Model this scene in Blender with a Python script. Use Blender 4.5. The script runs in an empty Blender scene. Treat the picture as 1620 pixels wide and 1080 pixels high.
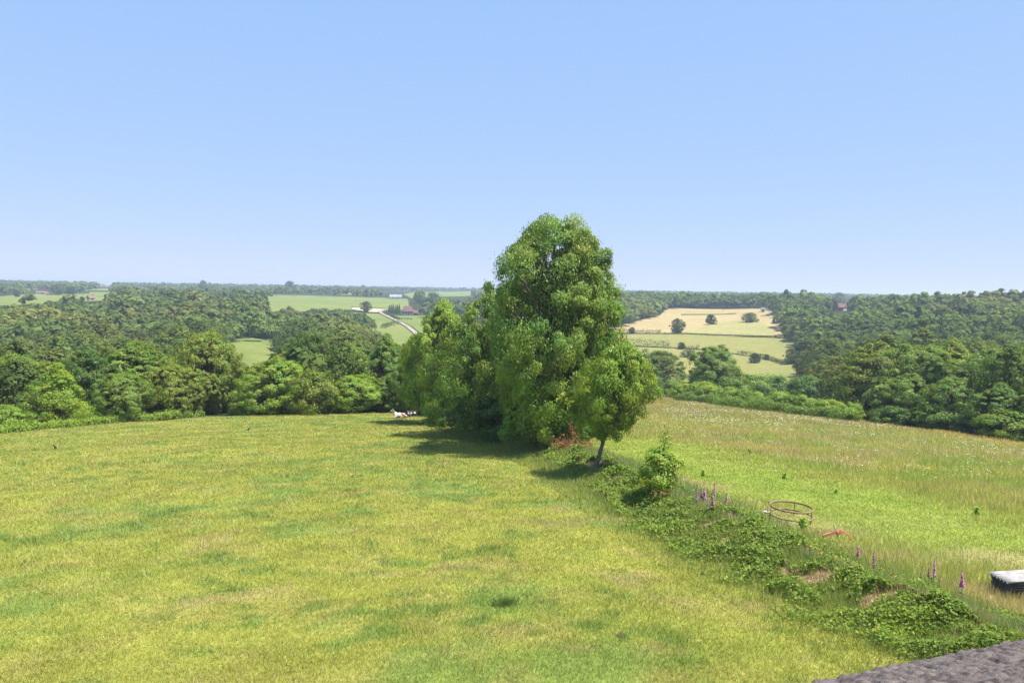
HAZE = 2.2e-4
EXPO = 1.35
GS = 0.84
import bpy, bmesh, math, random
import numpy as np
from mathutils import Vector, Matrix

rng = np.random.default_rng(7)
random.seed(7)
scene = bpy.context.scene
COL = scene.collection
R = math.radians

# ------------------------------------------------------------------ camera geometry
FPX = 1308.0
PITCH = math.atan(81 / FPX)
ROLL = math.atan(0.016)
fwd = np.array([0, math.cos(PITCH), -math.sin(PITCH)])
r0 = np.array([1.0, 0, 0]); u0 = np.array([0, math.sin(PITCH), math.cos(PITCH)])
cr = r0 * math.cos(ROLL) + u0 * math.sin(ROLL)
cu = -r0 * math.sin(ROLL) + u0 * math.cos(ROLL)

def ray(px, py):
    v = FPX * fwd + (px - 810) * cr - (py - 540) * cu
    return v / math.hypot(v[0], v[1])           # unit horizontal length

def project(P):
    P = np.asarray(P, float)
    z = P @ fwd
    return 810 + FPX * (P @ cr) / z, 540 - FPX * (P @ cu) / z

def hy(px):
    return 459 + (px - 810) * 0.016

def az_of(px):
    v = ray(px, hy(px)); return math.atan2(v[0], v[1])

# ------------------------------------------------------------------ noise
def vnoise(x, y, seed=0):
    xi = np.floor(x).astype(np.int64); yi = np.floor(y).astype(np.int64)
    xf = x - xi; yf = y - yi
    u = xf * xf * (3 - 2 * xf); v = yf * yf * (3 - 2 * yf)
    def h(a, b):
        n = (a * 374761393 + b * 668265263 + seed * 1442695041) & 0xffffffff
        n = ((n ^ (n >> 13)) * 1274126177) & 0xffffffff
        n = (n ^ (n >> 16)) & 0xffff
        return n / 65535.0
    a = h(xi, yi); b = h(xi + 1, yi); c = h(xi, yi + 1); d = h(xi + 1, yi + 1)
    return (a * (1 - u) + b * u) * (1 - v) + (c * (1 - u) + d * u) * v

def fbm(x, y, scale, octv=4, seed=0):
    x = np.asarray(x, float) / scale; y = np.asarray(y, float) / scale
    s = 0; a = 0.5; t = 0
    for o in range(octv):
        s = s + a * vnoise(x * 2 ** o + 13.7 * o, y * 2 ** o - 7.1 * o, seed + o)
        t += a; a *= 0.5
    return s / t

def sstep(a, b, x):
    t = np.clip((x - a) / (b - a), 0, 1)
    return t * t * (3 - 2 * t)

# ------------------------------------------------------------------ terrain
def plane_z(d):
    return -(6.5 + 0.09 * d)

FAR = [(2500, -8), (5000, -6), (9500, -6)]
COLS = [
 (-1500, 75, [(150, -24), (300, -32), (550, -26), (900, -18)]),
 (-500, 88, [(120, -19), (200, -26), (300, -32), (550, -26), (900, -18)]),
 (0, 99, [(125, -18.0), (200, -26), (300, -31), (420, -29), (550, -25), (700, -21), (900, -18), (1200, -17)]),
 (200, 106, [(132, -18.8), (200, -26), (300, -31), (420, -29), (550, -25), (700, -21), (900, -18), (1200, -16.5)]),
 (400, 113, [(150, -20.5), (230, -25), (300, -25.4), (380, -25), (480, -24.5), (600, -21.5), (800, -18), (1100, -16)]),
 (500, 113, [(160, -22), (250, -27), (400, -30), (600, -27), (850, -20.8), (1250, -15.3), (1800, -12)]),
 (640, 110, [(160, -22), (300, -29), (450, -30.5), (550, -30), (700, -26.5), (830, -25.4), (1250, -16), (1800, -11)]),
 (800, 100, [(160, -20), (300, -29), (500, -30), (800, -24), (1200, -16)]),
 (950, 155, [(250, -28), (330, -32), (450, -32.4), (560, -27.5), (680, -23.5), (900, -15.5), (1200, -14)]),
 (1030, 196, [(240, -28.5), (330, -33), (400, -33), (450, -32.4), (560, -27.5), (620, -25.6), (680, -23.5), (900, -15.5), (1200, -15)]),
 (1150, 164, [(200, -25), (240, -28.5), (330, -33), (400, -33), (450, -32.4), (560, -27.8), (620, -25.7), (680, -23.5), (900, -15.5), (1200, -15)]),
 (1250, 143, [(180, -23), (240, -28.5), (330, -33), (400, -33), (450, -31.5), (560, -26.5), (680, -20.5), (850, -13), (1200, -14)]),
 (1350, 132, [(150, -21), (240, -28), (340, -30), (450, -26), (600, -18), (750, -12.5), (900, -13), (1300, -17)]),
 (1500, 121, [(140, -19), (220, -26), (320, -27), (450, -22), (600, -14), (720, -11.5), (900, -14), (1300, -18)]),
 (1620, 113, [(130, -18), (220, -25), (320, -26), (450, -20), (600, -13), (720, -11), (900, -14), (1300, -18)]),
 (2400, 95, [(120, -18), (220, -25), (320, -26), (450, -20), (600, -13), (720, -11), (900, -14), (1300, -18)]),
]
LD = np.linspace(math.log(2.0), math.log(9500), 700)
def _pchip(xs, ys, x):
    xs = np.array(xs, float); ys = np.array(ys, float)
    h = np.diff(xs); dl = np.diff(ys) / h
    m = np.zeros_like(xs); m[0] = dl[0]; m[-1] = dl[-1]
    for i in range(1, len(xs) - 1):
        m[i] = 0 if dl[i - 1] * dl[i] <= 0 else 2 * dl[i - 1] * dl[i] / (dl[i - 1] + dl[i])
    i = np.clip(np.searchsorted(xs, x) - 1, 0, len(xs) - 2)
    t = (x - xs[i]) / h[i]
    return ((2*t**3-3*t**2+1)*ys[i] + (t**3-2*t**2+t)*h[i]*m[i] + (-2*t**3+3*t**2)*ys[i+1] + (t**3-t**2)*h[i]*m[i+1])
_tab = []; _azs = []
for px, e, pts in COLS:
    far = [p for p in FAR if p[0] > pts[-1][0] + 300]
    near = [0.5 * e, 0.8 * e, e]
    xs = [math.log(v) for v in near] + [math.log(p[0]) for p in pts + far]
    ys = [plane_z(v) for v in near] + [p[1] for p in pts + far]
    d = np.exp(LD)
    z = np.where(d <= e, plane_z(d), _pchip(xs, ys, np.maximum(LD, xs[0])))
    _tab.append(z); _azs.append(az_of(px))
_tab = np.array(_tab); _azs = np.array(_azs)
_AZ = np.linspace(_azs[0], _azs[-1], 400)
TAB = np.array([np.interp(_AZ, _azs, _tab[:, j]) for j in range(len(LD))]).T
_k = np.exp(-np.linspace(-2, 2, 13) ** 2); _k /= _k.sum()
_pad = np.pad(TAB, ((6, 6), (0, 0)), mode='edge')
TAB = sum(_k[i] * _pad[i:i + TAB.shape[0]] for i in range(13))

def terr0(x, y):
    x = np.asarray(x, float); y = np.asarray(y, float)
    d = np.maximum(np.hypot(x, y), 2.001)
    az = np.clip(np.arctan2(x, y), _AZ[0], _AZ[-1] - 1e-6)
    a = (az - _AZ[0]) / (_AZ[1] - _AZ[0]); i = np.clip(np.floor(a).astype(int), 0, len(_AZ) - 2); fa = a - i
    l = (np.log(np.minimum(d, 9499)) - LD[0]) / (LD[1] - LD[0]); j = np.clip(np.floor(l).astype(int), 0, len(LD) - 2); fl = l - j
    return (TAB[i, j] * (1 - fa) + TAB[i + 1, j] * fa) * (1 - fl) + (TAB[i, j + 1] * (1 - fa) + TAB[i + 1, j + 1] * fa) * fl

def G0(px, py, fn=terr0, dmin=4.0):
    v = ray(px, py)
    d = np.exp(np.linspace(math.log(dmin), math.log(9000), 6000))
    gap = v[2] * d - fn(v[0] * d, v[1] * d)
    s = np.where(gap < 0)[0]
    k = s[0] if len(s) else len(d) - 1
    if k > 0 and len(s):
        t = gap[k - 1] / (gap[k - 1] - gap[k]); dd = d[k - 1] + t * (d[k] - d[k - 1])
    else:
        dd = d[k]
    return np.array([v[0] * dd, v[1] * dd, v[2] * dd]), dd

# the hedge bank: a real mound along a line
BANK_PX = [(700, 664), (770, 684), (850, 708), (935, 742), (990, 771), (1050, 803), (1120, 840), (1210, 884), (1310, 930), (1420, 978), (1530, 1030), (1640, 1085), (1800, 1165)]
BANK = np.array([G0(*p)[0][:2] for p in BANK_PX])

def poly_dist(x, y, L):
    x = np.asarray(x, float); y = np.asarray(y, float)
    best = np.full(x.shape, 1e9); par = np.zeros(x.shape); side = np.zeros(x.shape); acc = 0
    for i in range(len(L) - 1):
        ax, ay = L[i]; bx, by = L[i + 1]; dx, dy = bx - ax, by - ay; ll = math.hypot(dx, dy)
        t = np.clip(((x - ax) * dx + (y - ay) * dy) / (ll * ll), 0, 1)
        qx = x - ax - t * dx; qy = y - ay - t * dy
        q = np.hypot(qx, qy); m = q < best
        best = np.where(m, q, best); par = np.where(m, acc + t * ll, par)
        side = np.where(m, np.sign(dx * qy - dy * qx), side)
        acc += ll
    return best, par, side

def bank_h(x, y):
    q, s, _ = poly_dist(x, y, BANK)
    return 0.64 * np.exp(-(q / 1.3) ** 2 * 0.9) * (0.8 + 0.4 * fbm(s, s * 0 + 3, 4.0, 3, 5))

def terr(x, y):
    x = np.asarray(x, float); y = np.asarray(y, float)
    d = np.hypot(x, y)
    z = terr0(x, y)
    near = 1 - sstep(90, 200, d)
    z = z + near * 0.5 * (fbm(x, y, 9.0, 3, 11) - 0.5) * sstep(8, 25, d)
    z = z + 0.12 * near * (fbm(x, y, 1.6, 2, 12) - 0.5)
    z = z + sstep(150, 600, d) * 3.0 * (fbm(x, y, 140.0, 3, 21) - 0.5)
    return z + bank_h(x, y) * (d < 120)

def G(px, py):
    return G0(px, py, terr)

def T(px, d):
    a = az_of(px); x, y = d * math.sin(a), d * math.cos(a)
    return np.array([x, y, float(terr(np.array([x]), np.array([y]))[0])])

def height_to(P, py):
    """height above P at which a vertical through P meets image row py"""
    lo, hi = 0.0, 60.0
    for _ in range(40):
        m = (lo + hi) / 2
        if project(P + np.array([0, 0, m]))[1] > py: lo = m
        else: hi = m
    return lo

def in_poly(px, py, poly):
    px = np.asarray(px, float); py = np.asarray(py, float)
    c = np.zeros(px.shape, bool); n = len(poly); j = n - 1
    for i in range(n):
        xi, yi = poly[i]; xj, yj = poly[j]
        m = ((yi > py) != (yj > py)) & (px < (xj - xi) * (py - yi) / (yj - yi + 1e-12) + xi)
        c ^= m; j = i
    return c

# ------------------------------------------------------------------ materials
MATS = {}
def new_mat(name):
    m = bpy.data.materials.new(name); m.use_nodes = True
    nt = m.node_tree; nt.nodes.clear()
    out = nt.nodes.new('ShaderNodeOutputMaterial')
    MATS[name] = m
    return m, nt, out

def N(nt, typ, **kw):
    n = nt.nodes.new(typ)
    for k, v in kw.items():
        if k in n.inputs.keys(): n.inputs[k].default_value = v
        else: setattr(n, k, v)
    return n

def mixc(nt, fac, a, b, mode='MIX'):
    n = nt.nodes.new('ShaderNodeMix'); n.data_type = 'RGBA'; n.blend_type = mode
    for sock, v in ((n.inputs[0], fac), (n.inputs[6], a), (n.inputs[7], b)):
        if isinstance(v, (int, float)): sock.default_value = v
        elif isinstance(v, tuple): sock.default_value = v + (1,) if len(v) == 3 else v
        else: nt.links.new(v, sock)
    return n.outputs[2]

def noise(nt, scale, detail=3, vec=None, rough=0.55):
    n = N(nt, 'ShaderNodeTexNoise'); n.inputs['Scale'].default_value = scale
    n.inputs['Detail'].default_value = detail; n.inputs['Roughness'].default_value = rough
    if vec is not None: nt.links.new(vec, n.inputs['Vector'])
    return n.outputs['Fac']

def ramp(nt, fac, stops):
    n = nt.nodes.new('ShaderNodeValToRGB')
    el = n.color_ramp.elements
    while len(el) < len(stops): el.new(0.5)
    for e, (p, c) in zip(el, stops):
        e.position = p; e.color = tuple(c) + (1,) if len(c) == 3 else c
    nt.links.new(fac, n.inputs[0])
    return n.outputs[0]

def leaf_mat(name, col, trans=0.34, gloss=0.015):
    m, nt, out = new_mat(name)
    at = N(nt, 'ShaderNodeAttribute', attribute_name='tint')
    oi = N(nt, 'ShaderNodeObjectInfo')
    c = mixc(nt, 1.0, at.outputs['Color'], col, 'MULTIPLY')
    c = mixc(nt, 1.0, c, oi.outputs['Color'], 'MULTIPLY')
    ct = mixc(nt, 1.0, c, (1.12, 1.22, 0.5), 'MULTIPLY')
    df = N(nt, 'ShaderNodeBsdfDiffuse'); tr = N(nt, 'ShaderNodeBsdfTranslucent'); gl = N(nt, 'ShaderNodeBsdfGlossy')
    gl.inputs['Roughness'].default_value = 0.45; gl.inputs['Color'].default_value = (0.9, 0.95, 1, 1)
    nt.links.new(c, df.inputs['Color']); nt.links.new(ct, tr.inputs['Color'])
    a = N(nt, 'ShaderNodeMixShader'); a.inputs[0].default_value = trans
    nt.links.new(df.outputs[0], a.inputs[1]); nt.links.new(tr.outputs[0], a.inputs[2])
    b = N(nt, 'ShaderNodeMixShader'); b.inputs[0].default_value = gloss
    nt.links.new(a.outputs[0], b.inputs[1]); nt.links.new(gl.outputs[0], b.inputs[2])
    nt.links.new(b.outputs[0], out.inputs[0])
    return m

def solid_mat(name, col, rough=0.8, var=0.25, scale=6.0, col2=None, metallic=0.0, bump=0.0, bscale=20.0):
    col = tuple(v * 0.66 for v in col); col2 = tuple(v * 0.66 for v in col2) if col2 else None
    m, nt, out = new_mat(name)
    geo = N(nt, 'ShaderNodeNewGeometry')
    f = noise(nt, scale, 5, geo.outputs['Position'])
    c2 = col2 or tuple(v * (1 - var * 1.6) for v in col)
    c = ramp(nt, f, [(0.35, c2), (0.65, tuple(v * (1 + var * 0.5) for v in col))])
    p = N(nt, 'ShaderNodeBsdfPrincipled'); p.inputs['Roughness'].default_value = rough
    p.inputs['Metallic'].default_value = metallic
    p.inputs['Specular IOR Level'].default_value = 0.25
    nt.links.new(c, p.inputs['Base Color'])
    if bump:
        b = N(nt, 'ShaderNodeBump'); b.inputs['Strength'].default_value = bump; b.inputs['Distance'].default_value = 0.05
        nt.links.new(noise(nt, bscale, 4, geo.outputs['Position']), b.inputs['Height']); nt.links.new(b.outputs[0], p.inputs['Normal'])
    nt.links.new(p.outputs[0], out.inputs[0])
    return m

def tint_ground_mat(name, fine=(9.0, 40.0), amp=0.5, bump=0.5):
    """vertex colour (the real colour of the sward there) broken up by fine noise"""
    m, nt, out = new_mat(name)
    geo = N(nt, 'ShaderNodeNewGeometry')
    at = N(nt, 'ShaderNodeAttribute', attribute_name='tint')
    f1 = noise(nt, fine[0], 5, geo.outputs['Position'], 0.65)
    f2 = noise(nt, fine[1], 3, geo.outputs['Position'], 0.6)
    a = ramp(nt, f1, [(0.3, (1 - amp,) * 3), (0.7, (1 + amp * 0.6, 1 + amp * 0.55, 1 + amp * 0.5))])
    b = ramp(nt, f2, [(0.3, (1 - amp * 0.8,) * 3), (0.7, (1 + amp * 0.5,) * 3)])
    c = mixc(nt, 1.0, at.outputs['Color'], a, 'MULTIPLY'); c = mixc(nt, 1.0, c, b, 'MULTIPLY')
    p = N(nt, 'ShaderNodeBsdfDiffuse')
    nt.links.new(c, p.inputs['Color'])
    bp = N(nt, 'ShaderNodeBump'); bp.inputs['Strength'].default_value = bump; bp.inputs['Distance'].default_value = 0.08
    nt.links.new(f1, bp.inputs['Height']); nt.links.new(bp.outputs[0], p.inputs['Normal'])
    nt.links.new(p.outputs[0], out.inputs[0])
    return m

def field_mat(name, ca, cb, scale=0.02, fine=0.6, stripe=None):
    m, nt, out = new_mat(name)
    geo = N(nt, 'ShaderNodeNewGeometry')
    f = noise(nt, scale, 5, geo.outputs['Position'], 0.6)
    c = ramp(nt, f, [(0.35, tuple(v * GS for v in ca)), (0.65, tuple(v * GS for v in cb))])
    f2 = noise(nt, fine, 4, geo.outputs['Position'], 0.7)
    c = mixc(nt, 1.0, c, ramp(nt, f2, [(0.3, (0.8,) * 3), (0.7, (1.15,) * 3)]), 'MULTIPLY')
    p = N(nt, 'ShaderNodeBsdfDiffuse'); nt.links.new(c, p.inputs['Color'])
    nt.links.new(p.outputs[0], out.inputs[0])
    return m

LEAF = leaf_mat('leaf_green', (0.168, 0.245, 0.034), 0.34)
WOODLEAF = leaf_mat('woodland_leaf', (0.128, 0.165, 0.042), 0.32, 0.0)
BRAMBLE = leaf_mat('bramble_leaf', (0.165, 0.245, 0.045), 0.35, 0.004)
BLADE = leaf_mat('grass_blade', (1, 1, 1), 0.3, 0.02)
DEADLEAF = leaf_mat('dead_leaf', (0.30, 0.13, 0.055), 0.15, 0.0)
PETAL = leaf_mat('petal', (1, 1, 1), 0.25, 0.0)
BARK = solid_mat('bark', (0.17, 0.135, 0.10), 0.9, 0.35, 9, bump=0.5)
PALEBARK = solid_mat('pale_bark', (0.27, 0.23, 0.18), 0.9, 0.35, 12, bump=0.4)
UNDER = field_mat('undergrowth', (0.030, 0.042, 0.014), (0.05, 0.065, 0.02), 0.15, 1.5)
SWARD = tint_ground_mat('pasture_sward', (7.0, 34.0), 0.42, 0.5)
MEADOW = tint_ground_mat('meadow_sward', (5.0, 26.0), 0.5, 0.6)
BANKM = tint_ground_mat('bank_earth', (5.0, 30.0), 0.5, 0.7)

# ------------------------------------------------------------------ mesh helpers
def mesh_np(name, V, F, mat, tint=None, smooth=False):
    V = np.ascontiguousarray(V, np.float32); F = np.ascontiguousarray(F, np.int32)
    me = bpy.data.meshes.new(name)
    nf, k = F.shape
    me.vertices.add(len(V)); me.vertices.foreach_set('co', V.ravel())
    me.loops.add(nf * k); me.loops.foreach_set('vertex_index', F.ravel())
    me.polygons.add(nf); me.polygons.foreach_set('loop_start', np.arange(0, nf * k, k, dtype=np.int32))
    me.polygons.foreach_set('use_smooth', np.full(nf, bool(smooth)))
    if tint is not None:
        a = me.attributes.new('tint', 'FLOAT_COLOR', 'POINT')
        c = np.ones((len(V), 4), np.float32); c[:, :3] = tint
        a.data.foreach_set('color', c.ravel())
    me.update(calc_edges=True); me.validate()
    for m in (mat if isinstance(mat, (list, tuple)) else [mat]): me.materials.append(m)
    return me

def link(name, me, parent=None, loc=None):
    o = bpy.data.objects.new(name, me); COL.objects.link(o)
    if parent is not None: o.parent = parent
    if loc is not None: o.location = loc
    return o

def tag(o, label=None, cat=None, group=None, kind=None):
    if label: o['label'] = label
    if cat: o['category'] = cat
    if group: o['group'] = group
    if kind: o['kind'] = kind
    return o

def thing(name, label, cat, loc, group=None, rotz=0.0):
    o = bpy.data.objects.new(name, None); COL.objects.link(o); o.empty_display_size = 0.2
    o.location = loc; o.rotation_euler = (0, 0, rotz)
    return tag(o, label, cat, group)

def copy_tree(o, parent=None):
    c = o.copy(); COL.objects.link(c)
    if parent is not None: c.parent = parent
    for ch in list(o.children): copy_tree(ch, c)
    return c

def nrm(v):
    return v / np.maximum(np.linalg.norm(v, axis=-1, keepdims=True), 1e-9)

def leaf_quads(C, A, Nn, L, W):
    """kites: centre C, long axis A, normal Nn"""
    A = nrm(A); B = nrm(np.cross(Nn, A)); n = len(C)
    L = np.broadcast_to(np.asarray(L, float), (n,))[:, None]; W = np.broadcast_to(np.asarray(W, float), (n,))[:, None]
    V = np.stack([C - A * L * .5, C + B * W * .5 + A * L * 0.05, C + A * L * .5, C - B * W * .5 + A * L * 0.05], 1).reshape(-1, 3)
    F = np.arange(4 * n).reshape(n, 4)
    return V, F

def rdir(n, g=None):
    g = g or rng
    return nrm(g.normal(size=(n, 3)))

def tubes(lines, sides=6):
    """lines: list of (points Nx3, radii N) -> quads"""
    Vs, Fs, off = [], [], 0
    for P, r in lines:
        P = np.asarray(P, float); r = np.asarray(r, float); n = len(P)
        t = nrm(np.gradient(P, axis=0))
        ref = np.where(np.abs(t[:, 2:3]) > 0.9, np.array([[1.0, 0, 0]]), np.array([[0, 0, 1.0]]))
        a = nrm(np.cross(ref, t)); b = np.cross(t, a)
        th = np.linspace(0, 2 * math.pi, sides, endpoint=False)
        ring = P[:, None] + r[:, None, None] * (np.cos(th)[None, :, None] * a[:, None] + np.sin(th)[None, :, None] * b[:, None])
        Vs.append(ring.reshape(-1, 3))
        i = np.arange(n - 1)[:, None] * sides; j = np.arange(sides)[None]; jn = (j + 1) % sides
        Fs.append(np.stack([i + j, i + jn, i + sides + jn, i + sides + j], -1).reshape(-1, 4) + off)
        off += n * sides
    return np.concatenate(Vs), np.concatenate(Fs)

def curve_pts(p, q, n, sag, g, wob=0.05):
    t = np.linspace(0, 1, n)[:, None]
    p = np.asarray(p, float); q = np.asarray(q, float); l = np.linalg.norm(q - p)
    P = p + (q - p) * t
    P[:, 2] += (sag * l * 4 * t * (1 - t))[:, 0]
    w = g.normal(size=(n, 3)) * wob * l; w[0] = 0; w[-1] = 0
    return P + w * np.sin(t * math.pi)

# ------------------------------------------------------------------ trees
def crown_profile(h, kind):
    if kind == 'round': return np.sqrt(np.clip(1 - (2 * h - 0.95) ** 2 / 1.12, 0.02, 1))
    if kind == 'tall':  return np.interp(h, [0, .15, .4, .65, .85, 1], [.55, .85, 1, .82, .5, .15])
    if kind == 'hero':  return np.interp(h, [0, .15, .3, .5, .66, .82, .93, 1], [.66, .92, 1, 1.03, 1.0, .88, .70, .40])
    if kind == 'cone':  return np.interp(h, [0, .1, .3, .7, 1], [.6, 1, .95, .5, .06])
    if kind == 'dome':  return np.interp(h, [0, .3, .6, .85, 1], [.9, 1, .88, .58, .2])
    if kind == 'open':  return np.interp(h, [0, .2, .5, .8, 1], [.35, .85, 1, .75, .25])
    return np.ones_like(h)

def make_tree(seed, H, W, base, kind, nc, per, leaf, droop=0.3, bark=None, leafmat=None, rc=(0.14, 0.24), aspect=0.5,
              lean=(0, 0), trunk_r=None, outer=0.80, flat=0.95, crest=0.16, hue=0.10, name='tree', limb_show=0.6):
    """returns (trunk mesh, crown mesh) standing on the origin"""
    g = np.random.default_rng(seed)
    h = np.sort(g.uniform(0, 1, nc)) ** 0.9
    th = g.uniform(0, 2 * math.pi, nc)
    rr = np.sqrt(g.uniform(outer ** 2, 1, nc))
    inner = g.uniform(size=nc) < 0.30; rr[inner] *= g.uniform(.3, .75, inner.sum())
    lob = 1 + 0.22 * np.sin(2 * th + seed) + 0.14 * np.sin(3 * th + 5 * h + seed * 2)
    Rr = W * 0.5 * crown_profile(h, kind) * lob
    rad = W * (rc[0] * .85 + (rc[1] * 1.25 - rc[0] * .85) * g.uniform(size=nc) ** 1.7) * (0.75 + 0.5 * crown_profile(h, kind)) * 0.8
    z0 = base * H
    zc = z0 + (H - z0) * h
    rad[inner] *= 1.35
    zc = z0 + (zc - z0) * (1 - h * crest * (0.5 + 0.3 * np.sin(2 * th + seed * 3.1) + 0.2 * np.sin(5 * th + seed)))
    zc = np.minimum(zc, H - rad * flat * g.uniform(.7, 1.1, nc)); zc = np.maximum(zc, z0 + rad * 0.35)
    off = np.maximum(Rr - rad * 0.75, 0.0) * rr
    lx, ly = lean
    C = np.stack([off * np.cos(th) + lx * (zc / H), off * np.sin(th) + ly * (zc / H), zc], 1)
    n = nc * per
    ci = np.repeat(np.arange(nc), per)
    d = rdir(n, g)
    outd = nrm(np.stack([C[:, 0] - lx * C[:, 2] / H, C[:, 1] - ly * C[:, 2] / H, (C[:, 2] - z0 - 0.4 * (H - z0)) * 0.8], 1) + 1e-6)
    d = nrm(d + 0.55 * outd[ci] + np.array([0, 0, 0.16]))
    lump = 0.42 + 0.75 * g.uniform(size=n) ** 0.7
    pos = C[ci] + d * (rad[ci] * lump)[:, None] * np.array([1, 1, flat])
    pos[:, 2] += d[:, 2] * rad[ci] * (g.uniform(-.35, .35, nc))[ci]
    fly = g.uniform(size=n) < 0.16
    pos[fly] += g.normal(size=(fly.sum(), 3)) * (rad[ci][fly] * 0.27)[:, None]
    pos[:, 2] = np.maximum(pos[:, 2], 0.02)
    nn = nrm(d * 0.62 + outd[ci] * 0.5 + np.array([0, 0, 0.15]) + 0.55 * rdir(n, g))
    ax = np.cross(nn, rdir(n, g)); ax = nrm(ax); ax[ax[:, 2] > 0] *= -1
    ax = nrm(ax + np.array([0, 0, -droop]))
    s = leaf * g.uniform(0.6, 1.35, n)
    V, F = leaf_quads(pos, ax, nn, s, s * aspect)
    cl = g.normal(1, 0.10, nc)[ci] * g.normal(1, 0.09, n)
    hu = g.normal(0, hue, nc)[ci] + g.normal(0, hue * 0.7, n)
    t = np.stack([cl * (1 + hu), cl, cl * (1 - 0.5 * hu)], 1).clip(0.35, 2.0)
    body = V[::4]
    ex = np.percentile(body[:, 0], 98.5) - np.percentile(body[:, 0], 1.5); ey = np.percentile(body[:, 1], 98.5) - np.percentile(body[:, 1], 1.5)
    kxy = W / (0.5 * (ex + ey)); kz = H / np.percentile(V[:, 2], 99.9)
    KS = np.array([kxy, kxy, kz]); V = V * KS
    crown = mesh_np(name + '_crown', V, F, leafmat or LEAF, np.repeat(t, 4, 0))
    tr = trunk_r or 0.022 * H
    lines = []
    m = 9; tz = np.linspace(-0.4, H * 0.82, m)
    tp = np.stack([lx * tz / H + g.normal(size=m) * W * 0.012, ly * tz / H + g.normal(size=m) * W * 0.012, tz], 1)
    tp[0, :2] = 0; tp[1, :2] *= 0.3
    tr_r = tr * np.interp(tz, [-0.4, 0.3, H * 0.3, H * 0.82], [1.5, 1.05, 0.8, 0.15])
    lines.append((tp, tr_r))
    for k in range(nc):
        if g.uniform() > limb_show: continue
        e = C[k]; zs = max(base * H * 0.8, e[2] * g.uniform(0.45, 0.75)); zs = min(zs, H * 0.78)
        st = np.array([np.interp(zs, tz, tp[:, 0]), np.interp(zs, tz, tp[:, 1]), zs])
        r1 = tr * g.uniform(0.22, 0.42)
        P = curve_pts(st, e, 6, 0.06, g, 0.05)
        lines.append((P, np.linspace(r1, r1 * 0.2, 6)))
        for q in range(2):
            e2 = e + rdir(1, g)[0] * rad[k] * 0.9
            lines.append((curve_pts(P[3], e2, 4, 0.03, g, 0.04), np.linspace(r1 * 0.4, r1 * 0.1, 4)))
    TV, TF = tubes(lines, 6)
    TV = TV * KS
    trunk = mesh_np(name + '_trunk', TV, TF, bark or BARK, None, True)
    return trunk, crown

def tone(name):
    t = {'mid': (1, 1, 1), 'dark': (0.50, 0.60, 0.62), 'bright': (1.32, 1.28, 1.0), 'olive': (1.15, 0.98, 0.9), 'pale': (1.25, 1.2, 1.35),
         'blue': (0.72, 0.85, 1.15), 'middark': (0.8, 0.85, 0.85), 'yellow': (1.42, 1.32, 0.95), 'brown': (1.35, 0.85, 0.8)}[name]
    return t

def place_tree(meshes, name, label, px, base_py=None, d=None, top=None, H0=10.0, W0=8.0, wpx=None, col='mid', cat='tree', group=None, rot=None, parts=True):
    P = G(px, base_py)[0] if base_py is not None else T(px, d)
    dd = math.hypot(P[0], P[1])
    H = height_to(P, top)
    sx = (wpx / FPX * dd) / W0 if wpx else H / H0
    o = thing(name, label, cat, P, group, rng.uniform(0, 6.28) if rot is None else rot)
    o.scale = (sx, sx, H / H0)
    for nm, me in (('trunk', meshes[0]), ('crown', meshes[1])):
        c = link(nm, me, o)
        if nm == 'crown':
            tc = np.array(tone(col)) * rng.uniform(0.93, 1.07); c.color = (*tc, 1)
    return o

# ================================================================== SETTING
# base ground: one sheet out to the horizon (lies a little under the fields near the camera)
def build_ground():
    azs = np.concatenate([np.linspace(-math.pi, -1.0, 40, endpoint=False), np.linspace(-1.0, 1.0, 260), np.linspace(1.0, math.pi, 40)[1:]])
    ds = np.concatenate([[1.0], np.exp(np.linspace(math.log(3), math.log(9300), 420))])
    A, D = np.meshgrid(azs, ds, indexing='ij')
    X = D * np.sin(A); Y = D * np.cos(A)
    Z = terr(X, Y) - np.where(D < 110, 0.25, 0.0)
    n, m = A.shape
    i = np.arange(n - 1)[:, None] * m; j = np.arange(m - 1)[None]
    F = np.stack([i + j, i + m + j, i + m + j + 1, i + j + 1], -1).reshape(-1, 4)[:, ::-1]
    V = np.stack([X, Y, Z], -1).reshape(-1, 3)
    return tag(link('ground', mesh_np('ground', V, F, UNDER, None, True)), 'dark leafy ground under the woods and hedges', 'ground', kind='structure')
build_ground()

EDGE_L = [(-260, 722), (0, 687), (200, 669), (370, 657), (520, 653), (640, 654), (700, 662)]
EDGE_R = [(1000, 640), (1030, 626), (1150, 640), (1250, 654), (1350, 666), (1500, 684), (1620, 701), (1850, 738)]
def gxy(pts, fn=terr): return [tuple(G0(p[0], p[1], fn)[0][:2]) for p in pts]
EL = gxy(EDGE_L, terr0); ER = gxy(EDGE_R, terr0)
BK = [tuple(p) for p in BANK]
PAST = EL + BK + [(9, 2), (-3, 1), (-14, 3), (-60, 30)]
MEAD = [BK[i] for i in range(2, len(BK))] + [(30, 6), (75, 32)] + ER[::-1]
LUSH = np.array(gxy([(985, 700), (1060, 722), (1200, 768), (1350, 805), (1450, 832), (1620, 862), (1800, 900)], terr0))
ERA = np.array(ER)

def lerp3(c, d, w): return c + (np.array(d) - c) * w[..., None]

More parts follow.
